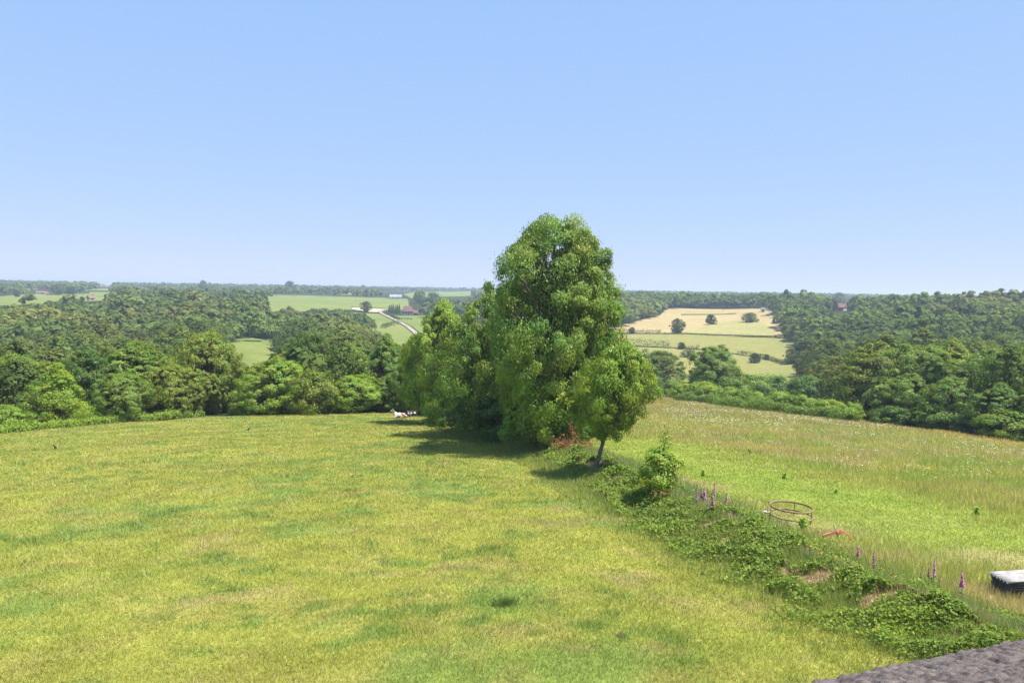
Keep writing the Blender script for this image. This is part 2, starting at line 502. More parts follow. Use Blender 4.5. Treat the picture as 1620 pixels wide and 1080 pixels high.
def pasture_col(x, y):
    n1 = fbm(x, y, 9.0, 3, 31); n2 = fbm(x, y, 2.2, 4, 32); n3 = fbm(x, y, 0.7, 3, 33)
    c = np.ones(x.shape + (3,)) * np.array([0.298, 0.308, 0.061])
    c = lerp3(c, (0.262, 0.290, 0.056), .8 * sstep(.40, .65, n1))
    c = lerp3(c, (0.190, 0.262, 0.058), 0.8 * sstep(.53, .66, .25 * n1 + .75 * n2))
    c = lerp3(c, (0.33, 0.295, 0.090), 0.45 * sstep(.52, .70, fbm(x, y, 1.5, 4, 40)))
    c = lerp3(c, (0.165, 0.250, 0.050), .75 * tuft_w(x, y))
    c = lerp3(c, (0.36, 0.28, 0.13), 0.55 * sstep(.66, .80, fbm(x * .6, y, 1.3, 4, 51)))
    c = c * (0.78 + 0.44 * n3)[..., None]
    q, s, sd = poly_dist(x, y, BANK)
    wb = 1 - sstep(1.3, 2.6, q + 1.6 * (fbm(x, y, 1.5, 3, 61) - .5))
    c = lerp3(c, (0.16, 0.225, 0.055), wb * .7)
    c = lerp3(c, (0.40, 0.28, 0.17), bare_w(x, y))
    return c * GS

def tuft_w(x, y):
    return sstep(.60, .72, fbm(x * .8, y, .8, 4, 71)) * sstep(.36, .52, fbm(x, y, 7.0, 2, 72))

def bare_w(x, y):
    q, s, sd = poly_dist(x, y, BANK)
    return (1 - sstep(0.9, 1.7, q)) * sstep(.60, .66, fbm(x, y, 1.0, 3, 84))

def lush_w(x, y):
    q, s, _ = poly_dist(x, y, LUSH)
    return 1 - sstep(2.0, 9.5, q + 7 * (fbm(x, y, 5.0, 3, 91) - .5))

def meadow_col(x, y):
    n1 = fbm(x, y, 7.0, 3, 92); n2 = fbm(x, y, 2.0, 3, 93)
    qe, _, _ = poly_dist(x, y, ERA); qb, s, _ = poly_dist(x, y, BANK)
    c = np.ones(x.shape + (3,)) * np.array([0.290, 0.290, 0.080])
    c = lerp3(c, (0.225, 0.275, 0.060), sstep(.42, .62, n1))
    c = lerp3(c, (0.36, 0.28, 0.16), 0.6 * sstep(.50, .68, n2 * .6 + .4 * fbm(x, y, 12, 2, 94)))
    d = np.hypot(x, y)
    far = sstep(80, 130, d + 30 * (fbm(x, y, 14, 3, 89) - .5)); c = lerp3(c, (0.365, 0.290, 0.130), .55 * far)
    c = lerp3(c, (0.40, 0.28, 0.09), 0.75 * (1 - sstep(1.5, 6.0, qe)))
    c = lerp3(c, (0.235, 0.290, 0.055), .8 * lush_w(x, y) * (0.7 + .6 * fbm(x, y, 3.0, 3, 88)).clip(0, 1))
    c = lerp3(c, (0.17, 0.23, 0.075), .75 * (1 - sstep(2.0, 3.6, qb + 1.5 * (fbm(x, y, 1.6, 2, 95) - .5))))
    c = lerp3(c, (0.33, 0.24, 0.14), .5 * sstep(.58, .68, fbm(x, y, 2.4, 3, 96)) * (1 - sstep(4, 9, qb)))
    c = lerp3(c, (0.40, 0.28, 0.17), bare_w(x, y))
    # worn tracks and rusty ground by the stacked sheets
    tx, ty = TRK[0]
    c = lerp3(c, (0.40, 0.32, 0.18), .5 * (1 - sstep(.8, 2.2, np.hypot((x - tx) / 1.9, y - ty) + 2 * (fbm(x, y, .9, 3, 97) - .5))))
    tx, ty = TRK[1]
    c = lerp3(c, (0.34, 0.245, 0.14), .7 * (1 - sstep(.9, 2.0, np.hypot(x - tx, y - ty) + 1.6 * (fbm(x, y, .7, 3, 98) - .5))))
    return c * GS * (0.8 + 0.4 * fbm(x, y, .8, 3, 99))[..., None]
TRK = gxy([(1600, 884), (1580, 945)], terr0)

def field_sheet(name, label, poly, step, colf, mat):
    P = np.array(poly); x0, y0 = P.min(0); x1, y1 = P.max(0)
    xs = np.arange(x0, x1 + step, step); ys = np.arange(max(y0, 1.0), y1 + step, step)
    X, Y = np.meshgrid(xs, ys, indexing='ij'); Z = terr(X, Y)
    n, m = X.shape
    i = np.arange(n - 1)[:, None] * m; j = np.arange(m - 1)[None]
    F = np.stack([i + j, i + m + j, i + m + j + 1, i + j + 1], -1).reshape(-1, 4)
    cx = X[:-1, :-1] + step / 2; cy = Y[:-1, :-1] + step / 2
    F = F[in_poly(cx, cy, poly).ravel()]
    used = np.unique(F); mp = np.full(n * m, -1); mp[used] = np.arange(len(used))
    V = np.stack([X, Y, Z], -1).reshape(-1, 3)[used]
    return tag(link(name, mesh_np(name, V, mp[F], mat, colf(V[:, 0], V[:, 1]), True)), label, 'field', kind='structure')
field_sheet('pasture', 'sunlit grazed yellow-green pasture in front of the hedge bank', PAST, 0.36, pasture_col, SWARD)
field_sheet('meadow', 'uncut hay meadow right of the hedge bank', MEAD, 0.45, meadow_col, MEADOW)

# ------------------------------------------------------------------ grass
def sample_fan(n, dmin, dmax, expo, amin, amax, g):
    """points whose density per square metre falls as d**-expo"""
    k = 2 - expo
    u = g.uniform(size=n)
    d = (dmin ** k + u * (dmax ** k - dmin ** k)) ** (1 / k) if abs(k) > 1e-3 else dmin * (dmax / dmin) ** u
    a = g.uniform(amin, amax, n)
    return d * np.sin(a), d * np.cos(a), d

def blades(x, y, h, w, col, lean, g, z=None):
    n = len(x); z = terr(x, y) if z is None else z
    a = g.uniform(0, 2 * math.pi, n); b = g.uniform(0, 2 * math.pi, n)
    B = np.stack([x, y, z - 0.01], 1); wv = np.stack([np.cos(a), np.sin(a), 0 * a], 1) * (w / 2)[:, None]
    tip = B + np.stack([np.cos(b) * lean * h, np.sin(b) * lean * h, h], 1)
    V = np.stack([B - wv, B + wv, tip], 1).reshape(-1, 3)
    c = np.repeat(col, 3, 0)
    return V, np.arange(3 * n).reshape(n, 3), c

def grass_pasture(n=920000):
    g = np.random.default_rng(101)
    x, y, d = sample_fan(n, 11, 112, 1.75, az_of(-520), az_of(1500), g)
    m = in_poly(x, y, PAST); x, y, d = x[m], y[m], d[m]
    tw = tuft_w(x, y)
    h = (0.045 + 0.05 * g.uniform(size=len(x)) + 0.05 * fbm(x, y, 2.6, 2, 32)) * (1 + .5 * tw) * (d / 20) ** 0.25
    w = 0.0095 * (d / 14) ** 0.85 * g.uniform(.7, 1.4, len(x))
    col = pasture_col(x, y) * g.normal(1.10, .14, len(x)).clip(.5, 1.7)[:, None]
    yel = g.uniform(size=len(x)) < .11; col[yel] *= np.array([1.35, 1.08, 1.5])
    V, F, c = blades(x, y, h, w, col, g.uniform(.2, 1.1, len(x)), g)
    tag(link('pasture_grass', mesh_np('pasture_grass', V, F, BLADE, c)), 'short grazed grass blades across the pasture', 'grass', kind='stuff')

CLEAR = [(*G0(1250, 826, terr0)[0][:2], 1.9), (*G0(1322, 858, terr0)[0][:2], 1.1), (*G0(1212, 819, terr0)[0][:2], .6)]
def grass_meadow(n=520000):
    g = np.random.default_rng(102)
    x, y, d = sample_fan(n, 18, 198, 1.55, az_of(900), az_of(1950), g)
    m = in_poly(x, y, MEAD); x, y, d = x[m], y[m], d[m]
    lw = lush_w(x, y); qb, _, _ = poly_dist(x, y, BANK)
    h = (0.22 + 0.28 * g.uniform(size=len(x)) * (0.4 + fbm(x, y, 3.0, 3, 103))) * (1 - 0.72 * lw)
    for fx, fy, fr in CLEAR: h *= np.where(np.hypot(x - fx, y - fy) < fr, .45, 1.0)
    w = 0.012 * (d / 20) ** 0.85 * g.uniform(.7, 1.5, len(x)) * (1 + .3 * lw)
    col = meadow_col(x, y) * g.normal(1.1, .2, len(x)).clip(.5, 1.7)[:, None]
    br = (g.uniform(size=len(x)) < .15 * (1 - lw)); col[br] = np.array([.36, .27, .15]) * g.uniform(.7, 1.2, br.sum())[:, None] * GS * 1.15
    col *= 1.5
    V, F, c = blades(x, y, h, w, col, g.uniform(.05, .5, len(x)) * (1 + lw), g)
    tag(link('meadow_grass', mesh_np('meadow_grass', V, F, BLADE, c)), 'tall seeding hay grass across the meadow', 'grass', kind='stuff')

def meadow_flowers():
    g = np.random.default_rng(104)
    # white umbels, mostly in the brown far part of the meadow
    Vs, Cs = [], []
    x, y, d = sample_fan(18000, 55, 194, 1.0, az_of(1000), az_of(1680), g)
    qe, _, _ = poly_dist(x, y, ERA)
    keep = in_poly(x, y, MEAD) & (qe > 9) & (lush_w(x, y) < .3) & (g.uniform(size=len(x)) < (sstep(.46, .62, fbm(x, y, 6, 3, 105)) * (0.12 + .55 * sstep(75, 110, d))))
    x, y, d = x[keep], y[keep], d[keep]; n = len(x); z = terr(x, y) + g.uniform(.5, .8, n)
    for k in range(5):
        C = np.stack([x + g.normal(0, .05, n), y + g.normal(0, .05, n), z + g.normal(0, .015, n)], 1)
        s = g.uniform(.035, .085, n) * (d / 90) ** .5
        V, F = leaf_quads(C, rdir(n, g) * np.array([1, 1, .1]), np.array([0, 0, 1.0]) + .25 * rdir(n, g), s * 1.3, s)
        Vs.append(V); Cs.append(np.repeat(np.array([[.62, .62, .50]]), len(V), 0))
    V = np.concatenate(Vs)
    tag(link('white_wildflowers', mesh_np('white_wildflowers', V, np.arange(len(V)).reshape(-1, 4), PETAL, np.concatenate(Cs))), 'white flat-headed wildflowers sprinkled over the brown far end of the meadow', 'wildflowers', kind='stuff')
    x, y, d = sample_fan(9000, 26, 75, 1.2, az_of(1050), az_of(1680), g)
    lw = lush_w(x, y)
    keep = in_poly(x, y, MEAD) & (lw < .9) & (g.uniform(size=len(x)) < sstep(.5, .66, fbm(x, y, 5, 3, 106)))
    x, y, d = x[keep], y[keep], d[keep]; n = len(x)
    C = np.stack([x, y, terr(x, y) + .36 * (1 - .6 * lw[keep]) + g.uniform(0, .12, n)], 1)
    s = g.uniform(.035, .06, n) * (d / 40) ** .6
    V, F = leaf_quads(C, rdir(n, g) * np.array([1, 1, .1]), np.array([0, 0, 1.0]) + .4 * rdir(n, g), s * 1.2, s)
    tag(link('yellow_buttercups', mesh_np('yellow_buttercups', V, F, PETAL, np.repeat(np.array([[.50, .35, .03]]), len(V), 0))), 'yellow buttercups scattered through the middle of the meadow', 'wildflowers', kind='stuff')

grass_pasture(); grass_meadow(); meadow_flowers()

# ------------------------------------------------------------------ bank brambles and grass
def bank_cover():
    g = np.random.default_rng(110)
    seg = np.diff(BANK, axis=0); sl = np.hypot(seg[:, 0], seg[:, 1]); cum = np.concatenate([[0], np.cumsum(sl)]); tot = cum[-1]
    def at(s, o):
        i = np.clip(np.searchsorted(cum, s) - 1, 0, len(sl) - 1); t = (s - cum[i]) / sl[i]
        p = BANK[i] + seg[i] * t[:, None]; nn = np.stack([seg[i][:, 1], -seg[i][:, 0]], 1) / sl[i][:, None]
        return p[:, 0] + nn[:, 0] * o, p[:, 1] + nn[:, 1] * o
    n = 560000
    s = g.uniform(size=n) ** 0.75 * tot; o = (g.normal(0.25, 1.1, n).clip(-3.4, 3.4) * np.interp(s, [0, tot * .45, tot * .8], [.7, .78, 1.4]))
    x, y = at(s, o); d = np.hypot(x, y)
    pat = fbm(x, y, 2.3, 3, 111); cl = fbm(x, y, .9, 3, 112)
    sgn = o   # + is right of travel (pasture side runs toward the camera)
    keep = (cl > .34) & (pat > .28) & (bare_w(x, y) < .35) & (np.abs(o) < (1.5 + 2.4 * (pat - .3)) * np.interp(s, [0, tot * .45, tot * .8], [.7, .78, 1.4])) & (s > cum[2]) & (g.uniform(size=n) < np.interp(d, [12, 30, 60], [1, .9, .5]))
    keep &= g.uniform(size=n) < np.where(o < -.4, .45, 1.0) if BRAM_FLIP else g.uniform(size=n) < np.where(o > .4, .4, 1.0)
    x, y, d, cl, o = x[keep], y[keep], d[keep], cl[keep], o[keep]; n = len(x)
    top = .08 + 1.0 * np.clip(cl - .32, 0, 1) * 1.05
    u = g.uniform(size=n) ** .5
    z = terr(x, y) + top * u
    nn = nrm(np.stack([0 * x, 0 * x, 0 * x + .8], 1) + .75 * rdir(n, g))
    L = .075 * g.uniform(.5, 1.6, n) * (d / 20) ** .45
    V, F = leaf_quads(np.stack([x, y, z], 1), np.cross(nn, rdir(n, g)), nn, L, L * .7)
    hv = fbm(x, y, 1.1, 3, 115)
    t = g.normal(1, .2, n).clip(.45, 1.7)[:, None] * np.stack([g.normal(.82, .12, n) + .55 * hv, .8 + .4 * hv, g.normal(1, .1, n)], 1)
    wb = g.uniform(size=n) < .015; t[wb] *= np.array([1.4, .9, .9])
    tag(link('brambles', mesh_np('brambles', V, F, BRAMBLE, np.repeat(t, 4, 0))), 'low bramble thicket covering the bank between pasture and meadow', 'brambles', kind='stuff')
    # rough grass on the bank
    n = 240000
    s = g.uniform(size=n) ** 0.75 * tot; o = g.normal(0.0, 1.6, n).clip(-4, 4)
    x, y = at(s, o); d = np.hypot(x, y)
    keep = (bare_w(x, y) < .5) | (g.uniform(size=n) < .18)
    keep &= s > cum[1]
    x, y, d, o = x[keep], y[keep], d[keep], o[keep]; n = len(x)
    mead = in_poly(x, y, MEAD)
    h = g.uniform(.10, .34, n) + .22 * mead * g.uniform(size=n)
    w = .011 * (d / 16) ** .85 * g.uniform(.7, 1.5, n)
    c = np.where(mead[:, None], np.array([[.215, .275, .095]]), np.array([[.255, .305, .070]])) * GS * g.normal(1.1, .22, n).clip(.5, 1.8)[:, None]
    dry = (g.uniform(size=n) < .08) | (bare_w(x, y) > .4); c[dry] = GS * np.array([.42, .31, .18]) * g.uniform(.7, 1.2, dry.sum())[:, None]
    V, F, cc = blades(x, y, h, w, c, g.uniform(.1, .8, n), g)
    tag(link('bank_grass', mesh_np('bank_grass', V, F, BLADE, cc)), 'rough grey-green grass along the top of the bank', 'grass', kind='stuff')
BRAM_FLIP = False
bank_cover()

# ================================================================== NEAR TREES
# prototypes (trunk mesh, crown mesh); each is used by several trees that differ in size, turn and tone
def proto(seed, kind, H, W, base, nc, per, leaf, **k):
    return (make_tree(seed, H, W, base, kind, nc, per, leaf, **k), H, W)

ASH = proto(1, 'hero', 17.0, 12.0, 0.10, 460, 370, 0.19, droop=0.7, aspect=0.45, rc=(0.042, 0.082), bark=PALEBARK, outer=0.72, name='ash', trunk_r=0.30, crest=0.15)
ASH2 = proto(2, 'dome', 12.0, 10.0, 0.06, 300, 290, 0.20, droop=0.7, aspect=0.45, rc=(0.045, 0.09), bark=PALEBARK, name='ash_low')
LEAN = proto(3, 'open', 8.0, 5.6, 0.27, 190, 200, 0.15, droop=0.8, aspect=0.45, rc=(0.055, 0.10), bark=PALEBARK, lean=(1.7, 0.0), trunk_r=0.15, name='leaning', outer=0.62)
HAZEL = proto(4, 'dome', 6.0, 4.6, 0.12, 80, 240, 0.17, droop=0.3, aspect=0.75, rc=(0.10, 0.17), name='hazel', trunk_r=0.10)
OAK1 = proto(5, 'round', 10.0, 8.5, 0.08, 360, 115, 0.20, rc=(0.04, 0.085), name='oak_a')
OAK2 = proto(6, 'dome', 10.0, 9.5, 0.06, 370, 112, 0.21, rc=(0.04, 0.082), name='oak_b')
OAK3 = proto(7, 'tall', 11.0, 8.0, 0.07, 370, 112, 0.20, rc=(0.04, 0.085), name='oak_c')
DENSE = proto(8, 'round', 9.0, 7.5, 0.05, 260, 160, 0.19, rc=(0.05, 0.10), droop=0.15, name='dense')
CONE = proto(9, 'cone', 8.0, 5.5, 0.0, 190, 150, 0.17, crest=0.05, rc=(0.06, 0.12), droop=0.15, aspect=0.4, name='willow')
BUSH1 = proto(10, 'dome', 4.0, 5.0, 0.0, 80, 210, 0.16, rc=(0.075, 0.15), name='bush_a', trunk_r=0.07)
BUSH2 = proto(11, 'round', 4.0, 4.6, 0.0, 80, 210, 0.16, rc=(0.075, 0.15), name='bush_b', trunk_r=0.07, aspect=0.6)

def put(pr, name, label, px, top, wpx, col='mid', base=None, d=None, cat='tree', group=None, rot=None):
    return place_tree(pr[0], name, label, px, base, d, top, pr[1], pr[2], wpx, col, cat, group, rot)

GB = 'trees along the far edge of the pasture'
GH = 'trees of the hedge between pasture and meadow'
GM = 'trees along the far edge of the meadow'
GU = 'bushes filling the hedge foot'  # added dark fill under the boughs; shade is put into the leaf tint
# the hedge in the middle
put(ASH, 'ash_tree', 'tallest tree, broad airy light-green crown standing above the skyline', 870, 343, 224, base=700, col='mid', group=GH, rot=1.1)
put(ASH2, 'ash_tree', 'broad mid-green tree pressed against the left flank of the tallest tree', 778, 462, 160, 'mid', base=684, group=GH, rot=0.4)
put(ASH2, 'ash_tree', 'rounded bright-green tree at the left end of the central hedge, beside the two cows', 700, 476, 132, 'bright', base=667, group=GH, rot=2.2)
put(ASH2, 'ash_tree', 'tree showing at the right shoulder of the tallest tree, behind the leaning tree', 922, 462, 96, 'mid', base=690, group=GH, rot=4.0)
put(LEAN, 'leaning_tree', 'small tree on the bank with a bare pale trunk leaning right', 944, 540, 112, 'bright', base=743, group=GH, rot=0.0)
put(HAZEL, 'hazel_tree', 'yellow-green shrubby tree in front of the tallest tree, left of the leaning tree', 848, 572, 94, 'bright', base=712, group=GH, rot=1.0)
put(BUSH1, 'bush', 'fill bush tinted dark as the deep shade below the tallest tree', 800, 610, 120, 'dark', base=692, cat='bush', group=GU)
put(BUSH1, 'bush', 'fill bush tinted dark as shade under the low boughs behind the lying cows', 748, 606, 100, 'dark', base=675, cat='bush', group=GU, rot=2)
put(BUSH2, 'bush', 'fill bush tinted dark as shade behind the brown dead branches', 895, 640, 90, 'middark', base=702, cat='bush', group=GU)
put(BUSH2, 'bush', 'fill bush tinted as shade right behind the leaning trunk', 930, 640, 80, 'middark', base=690, cat='bush', group=GU)

# little tree on the bank: rounded head and one spindly leader
SM = proto(12, 'round', 2.3, 2.2, 0.22, 34, 170, 0.10, droop=0.1, aspect=0.6, rc=(0.11, 0.18), name='small', trunk_r=0.05)
o = put(SM, 'small_bank_tree', 'small yellow-green bushy tree with one spindly top shoot on the bank', 1042, 706, 74, 'bright', base=790, group=None, rot=0.3)
g = np.random.default_rng(40)
Vt, Ft = tubes([(np.array([[0.1, 0, 1.6], [0.16, 0, 2.2], [0.28, 0.02, 2.75], [0.36, 0, 3.15]]), [0.025, 0.02, 0.014, 0.006])], 5)
sh = link('leading_shoot', mesh_np('leading_shoot', Vt, Ft, PALEBARK, None, True), o)
C = np.array([.2, 0, 2.35]) + g.normal(size=(230, 3)) * np.array([.16, .16, .28]) + np.outer(g.uniform(-.3, 1, 230), [.12, 0, .5])
Vl, Fl = leaf_quads(C, rdir(230, g), nrm(rdir(230, g) + [0, 0, .6]), .11, .06)
lf = link('shoot_leaves', mesh_np('shoot_leaves', Vl, Fl, LEAF, np.ones((len(Vl), 3))), o); lf.color = (1.2, 1.2, 1, 1)
o.rotation_euler = (0, 0, 0)

# dead brown branch heap beside the leaning tree
def dead_bush():
    P = G(906, 713)[0]; g = np.random.default_rng(41)
    o = thing('dead_bush', 'rust-brown heap of dead leafy branches left of the leaning trunk', 'dead bush', P)
    L = []; Cs = []
    for k in range(46):
        d = nrm(g.normal(size=3) * np.array([1, .8, .45]) + np.array([.25, -.1, .55]))
        e = d * g.uniform(.9, 2.0)
        Pp = curve_pts(np.array([g.normal() * .25, g.normal() * .2, 0]), e, 5, .1, g, .05)
        L.append((Pp, np.linspace(.022, .005, 5)))
        t = g.uniform(.35, 1.05, 26)[:, None]; Cs.append(e * t + g.normal(size=(26, 3)) * .10)
    V, F = tubes(L, 4); link('branches', mesh_np('dead_branches', V, F, solid_mat('dead_wood', (0.30, 0.16, 0.085), .9)), o)
    C = np.concatenate(Cs); n = len(C)
    V, F = leaf_quads(C, rdir(n, g), rdir(n, g), g.uniform(.09, .2, n), .06)
    link('dead_leaves', mesh_np('dead_leaves', V, F, DEADLEAF, np.repeat(g.normal(1, .25, (n, 1)).clip(.4, 1.7), 4, 0)), o)
dead_bush()

# far edge of the pasture, left to right
def edge_d(px, E): return G0(px, float(np.interp(px, [p[0] for p in E], [p[1] for p in E])), terr0)[1]
def dl(px, d): return edge_d(px, EDGE_L) + 1.5 + 1.15 * (d - float(np.interp(px, [-40, 0, 200, 400, 500, 640, 700], [66, 71, 85, 100, 105, 97, 90])))
def dr(px, d): return edge_d(px, EDGE_R) + 2.0 + 1.15 * (d - float(np.interp(px, [1030, 1150, 1250, 1350, 1500, 1620, 1700], [180, 148, 125, 101, 88, 77, 72])))
NEAR_L = [
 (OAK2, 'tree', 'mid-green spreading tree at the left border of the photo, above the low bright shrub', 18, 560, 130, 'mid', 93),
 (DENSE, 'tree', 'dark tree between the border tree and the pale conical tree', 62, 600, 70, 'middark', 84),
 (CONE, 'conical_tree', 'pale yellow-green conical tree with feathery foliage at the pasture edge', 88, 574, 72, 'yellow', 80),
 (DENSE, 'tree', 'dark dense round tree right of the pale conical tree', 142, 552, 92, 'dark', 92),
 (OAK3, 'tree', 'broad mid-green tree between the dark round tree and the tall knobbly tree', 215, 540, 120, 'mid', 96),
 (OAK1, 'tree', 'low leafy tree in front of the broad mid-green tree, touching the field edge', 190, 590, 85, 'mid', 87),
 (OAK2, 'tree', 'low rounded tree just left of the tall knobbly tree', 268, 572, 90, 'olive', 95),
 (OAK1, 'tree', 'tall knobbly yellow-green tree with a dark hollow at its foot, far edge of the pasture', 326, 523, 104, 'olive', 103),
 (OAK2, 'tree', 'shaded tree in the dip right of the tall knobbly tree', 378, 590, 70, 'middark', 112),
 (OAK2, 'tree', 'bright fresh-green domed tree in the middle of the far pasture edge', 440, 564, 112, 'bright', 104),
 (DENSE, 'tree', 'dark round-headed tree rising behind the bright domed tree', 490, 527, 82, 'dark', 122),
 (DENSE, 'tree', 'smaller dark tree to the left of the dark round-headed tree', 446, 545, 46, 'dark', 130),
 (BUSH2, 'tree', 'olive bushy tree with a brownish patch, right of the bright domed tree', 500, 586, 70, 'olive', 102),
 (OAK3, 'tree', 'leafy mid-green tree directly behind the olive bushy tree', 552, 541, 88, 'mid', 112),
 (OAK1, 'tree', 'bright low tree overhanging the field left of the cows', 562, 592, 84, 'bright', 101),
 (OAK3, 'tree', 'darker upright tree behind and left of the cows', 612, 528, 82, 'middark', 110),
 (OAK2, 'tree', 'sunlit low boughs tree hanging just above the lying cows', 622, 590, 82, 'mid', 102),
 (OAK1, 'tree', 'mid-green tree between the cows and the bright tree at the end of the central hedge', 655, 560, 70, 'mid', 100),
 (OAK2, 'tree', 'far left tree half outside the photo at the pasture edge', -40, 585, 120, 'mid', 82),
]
for pr, nm, lab, px, top, wpx, c, d in NEAR_L:
    put(pr, nm, lab, px, top, wpx, c, d=dl(px, d), group=GB)
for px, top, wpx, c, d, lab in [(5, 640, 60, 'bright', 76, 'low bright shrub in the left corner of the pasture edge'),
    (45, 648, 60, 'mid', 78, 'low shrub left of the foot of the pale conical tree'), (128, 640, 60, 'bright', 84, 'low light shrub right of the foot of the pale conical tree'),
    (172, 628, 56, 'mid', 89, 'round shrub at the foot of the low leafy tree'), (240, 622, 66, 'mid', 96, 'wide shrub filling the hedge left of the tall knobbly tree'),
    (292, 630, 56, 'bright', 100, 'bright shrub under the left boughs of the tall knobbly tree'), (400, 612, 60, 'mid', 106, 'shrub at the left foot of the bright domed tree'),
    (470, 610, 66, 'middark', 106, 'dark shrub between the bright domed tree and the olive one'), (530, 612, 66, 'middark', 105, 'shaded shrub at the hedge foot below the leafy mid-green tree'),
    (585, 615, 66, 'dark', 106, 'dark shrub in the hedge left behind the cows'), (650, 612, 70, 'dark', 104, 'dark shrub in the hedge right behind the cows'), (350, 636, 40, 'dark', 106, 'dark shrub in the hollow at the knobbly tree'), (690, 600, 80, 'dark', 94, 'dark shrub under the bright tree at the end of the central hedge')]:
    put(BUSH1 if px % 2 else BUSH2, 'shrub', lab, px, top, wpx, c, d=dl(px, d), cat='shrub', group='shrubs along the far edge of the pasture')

# far edge of the meadow
NEAR_R = [
 (DENSE, 'tree', 'dark round tree behind the meadow, just right of the central hedge', 1040, 553, 78, 'middark', 215),
 (DENSE, 'tree', 'dark square-headed tree standing above the meadow hedge, right of the round one', 1132, 546, 86, 'middark', 182),
 (OAK2, 'tree', 'tall leafy tree with a dark gap at its foot where the low meadow hedge ends', 1392, 541, 130, 'olive', 116),
 (OAK1, 'tree', 'full rounded tree right of the tree with the dark gap', 1462, 545, 120, 'mid', 112),
 (OAK3, 'tree', 'tallest yellow-green tree of the row right of the meadow', 1512, 537, 110, 'olive', 116),
 (OAK2, 'tree', 'spreading mid-green tree second from the right border, meadow edge', 1572, 552, 110, 'mid', 104),
 (OAK1, 'tree', 'tree cut by the right border of the photo', 1628, 550, 120, 'middark', 95),
 (OAK2, 'tree', 'low sunlit tree in front of the full rounded tree', 1448, 590, 90, 'mid', 101),
 (OAK1, 'tree', 'low bushy tree in front of the tallest yellow-green tree', 1528, 596, 90, 'mid', 95),
 (OAK3, 'tree', 'dark bushy tree at the meadow edge near the right border', 1592, 606, 84, 'middark', 86),
 (OAK2, 'tree', 'big tree just outside the right border, at the meadow edge', 1690, 560, 130, 'mid', 86),
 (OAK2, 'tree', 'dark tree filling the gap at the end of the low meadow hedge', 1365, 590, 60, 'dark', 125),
]
for pr, nm, lab, px, top, wpx, c, d in NEAR_R:
    put(pr, nm, lab, px, top, wpx, c, d=dr(px, d), group=GM)
for px, top, wpx, c, d, lab in [(1068, 600, 40, 'mid', 205, 'light bush at the foot of the dark round tree'), (1098, 604, 58, 'bright', 178, 'bright bush between the two dark trees behind the meadow'),
    (1128, 618, 44, 'bright', 165, 'small bright bush in front of the dark square-headed tree'), (1168, 596, 56, 'middark', 170, 'dark bush right of the dark square-headed tree'),
    (1190, 590, 60, 'mid', 185, 'leafy bush behind the start of the low meadow hedge'), (1236, 592, 66, 'blue', 190, 'blue-green bush behind the low meadow hedge'),
    (1285, 594, 66, 'blue', 175, 'grey-green bush behind the middle of the low meadow hedge'), (1325, 598, 60, 'middark', 150, 'dark bush near the right end of the low meadow hedge'),
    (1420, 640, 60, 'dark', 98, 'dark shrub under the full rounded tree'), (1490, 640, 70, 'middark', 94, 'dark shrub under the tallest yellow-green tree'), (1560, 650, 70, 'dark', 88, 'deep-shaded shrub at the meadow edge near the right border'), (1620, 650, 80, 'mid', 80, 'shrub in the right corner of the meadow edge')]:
    put(BUSH1 if px % 2 else BUSH2, 'bush', lab, px, top, wpx, c, d=dr(px, d), cat='bush', group='bushes along the far edge of the meadow')

# hedges: leafy walls along a line, each a thing
def hedge(name, label, pts, h, wd, dens, leaf, col, mat=None, group=None, seed=0, lump=0.5):
    g = np.random.default_rng(500 + seed)
    P = np.array(pts); seg = np.diff(P, axis=0); sl = np.hypot(seg[:, 0], seg[:, 1]); cum = np.concatenate([[0], np.cumsum(sl)])
    n = int(dens * cum[-1])
    s = g.uniform(0, cum[-1], n); i = np.clip(np.searchsorted(cum, s) - 1, 0, len(sl) - 1); t = (s - cum[i]) / sl[i]
    p = P[i] + seg[i] * t[:, None]; nn = np.stack([seg[i][:, 1], -seg[i][:, 0]], 1) / sl[i][:, None]
    hh = h * (1 - lump / 2 + lump * fbm(s, s * 0 + seed, h * 1.9, 3, 600 + seed))
    th = g.uniform(0, math.pi, n); rr = g.uniform(.35, 1, n) ** .5
    o = np.cos(th) * wd * .5 * rr * (0.5 + 1.0 * fbm(s, th, 1.2 * wd, 2, 610 + seed)); zz = np.sin(th) ** .8 * hh * rr
    rough = 0.72 + .62 * fbm(s + 40 * seed, th * hh * .8, .55, 3, 630 + seed); o = o * rough; zz = zz * rough
    x = p[:, 0] + nn[:, 0] * o; y = p[:, 1] + nn[:, 1] * o
    C = np.stack([x, y, terr(x, y) + zz], 1)
    N0 = np.stack([nn[:, 0] * np.cos(th), nn[:, 1] * np.cos(th), np.sin(th)], 1)
    nv = nrm(N0 + .8 * rdir(n, g))
    V, F = leaf_quads(C, np.cross(nv, rdir(n, g)), nv, leaf * g.uniform(.6, 1.4, n), leaf * .6)
    c0 = P[0]; org = np.array([c0[0], c0[1], float(terr(c0[:1], c0[1:2])[0])])
    tt = g.normal(1, .16, n).clip(.5, 1.6)[:, None] * (np.array(tone(col)) * (0.85 + .3 * fbm(s, s * 0, 3 * h, 2, 620))[:, None])
    return tag(link(name, mesh_np(name, V - org, F, mat or LEAF, np.repeat(tt, 4, 0)), None, org), label, 'hedge', group)
hedge('hedge', 'low bright-green hedge running along the far edge of the meadow', gxy([(1072, 634), (1110, 637), (1160, 644), (1230, 652), (1290, 660), (1350, 668)]), 1.7, 3.0, 420, .24, 'mid', seed=1, lump=1.1)
gb = np.random.default_rng(61)
ON = ['first', 'second', 'third', 'fourth', 'fifth', 'sixth', 'seventh', 'eighth', 'ninth', 'tenth', 'eleventh', 'twelfth', 'thirteenth', 'fourteenth', 'last']
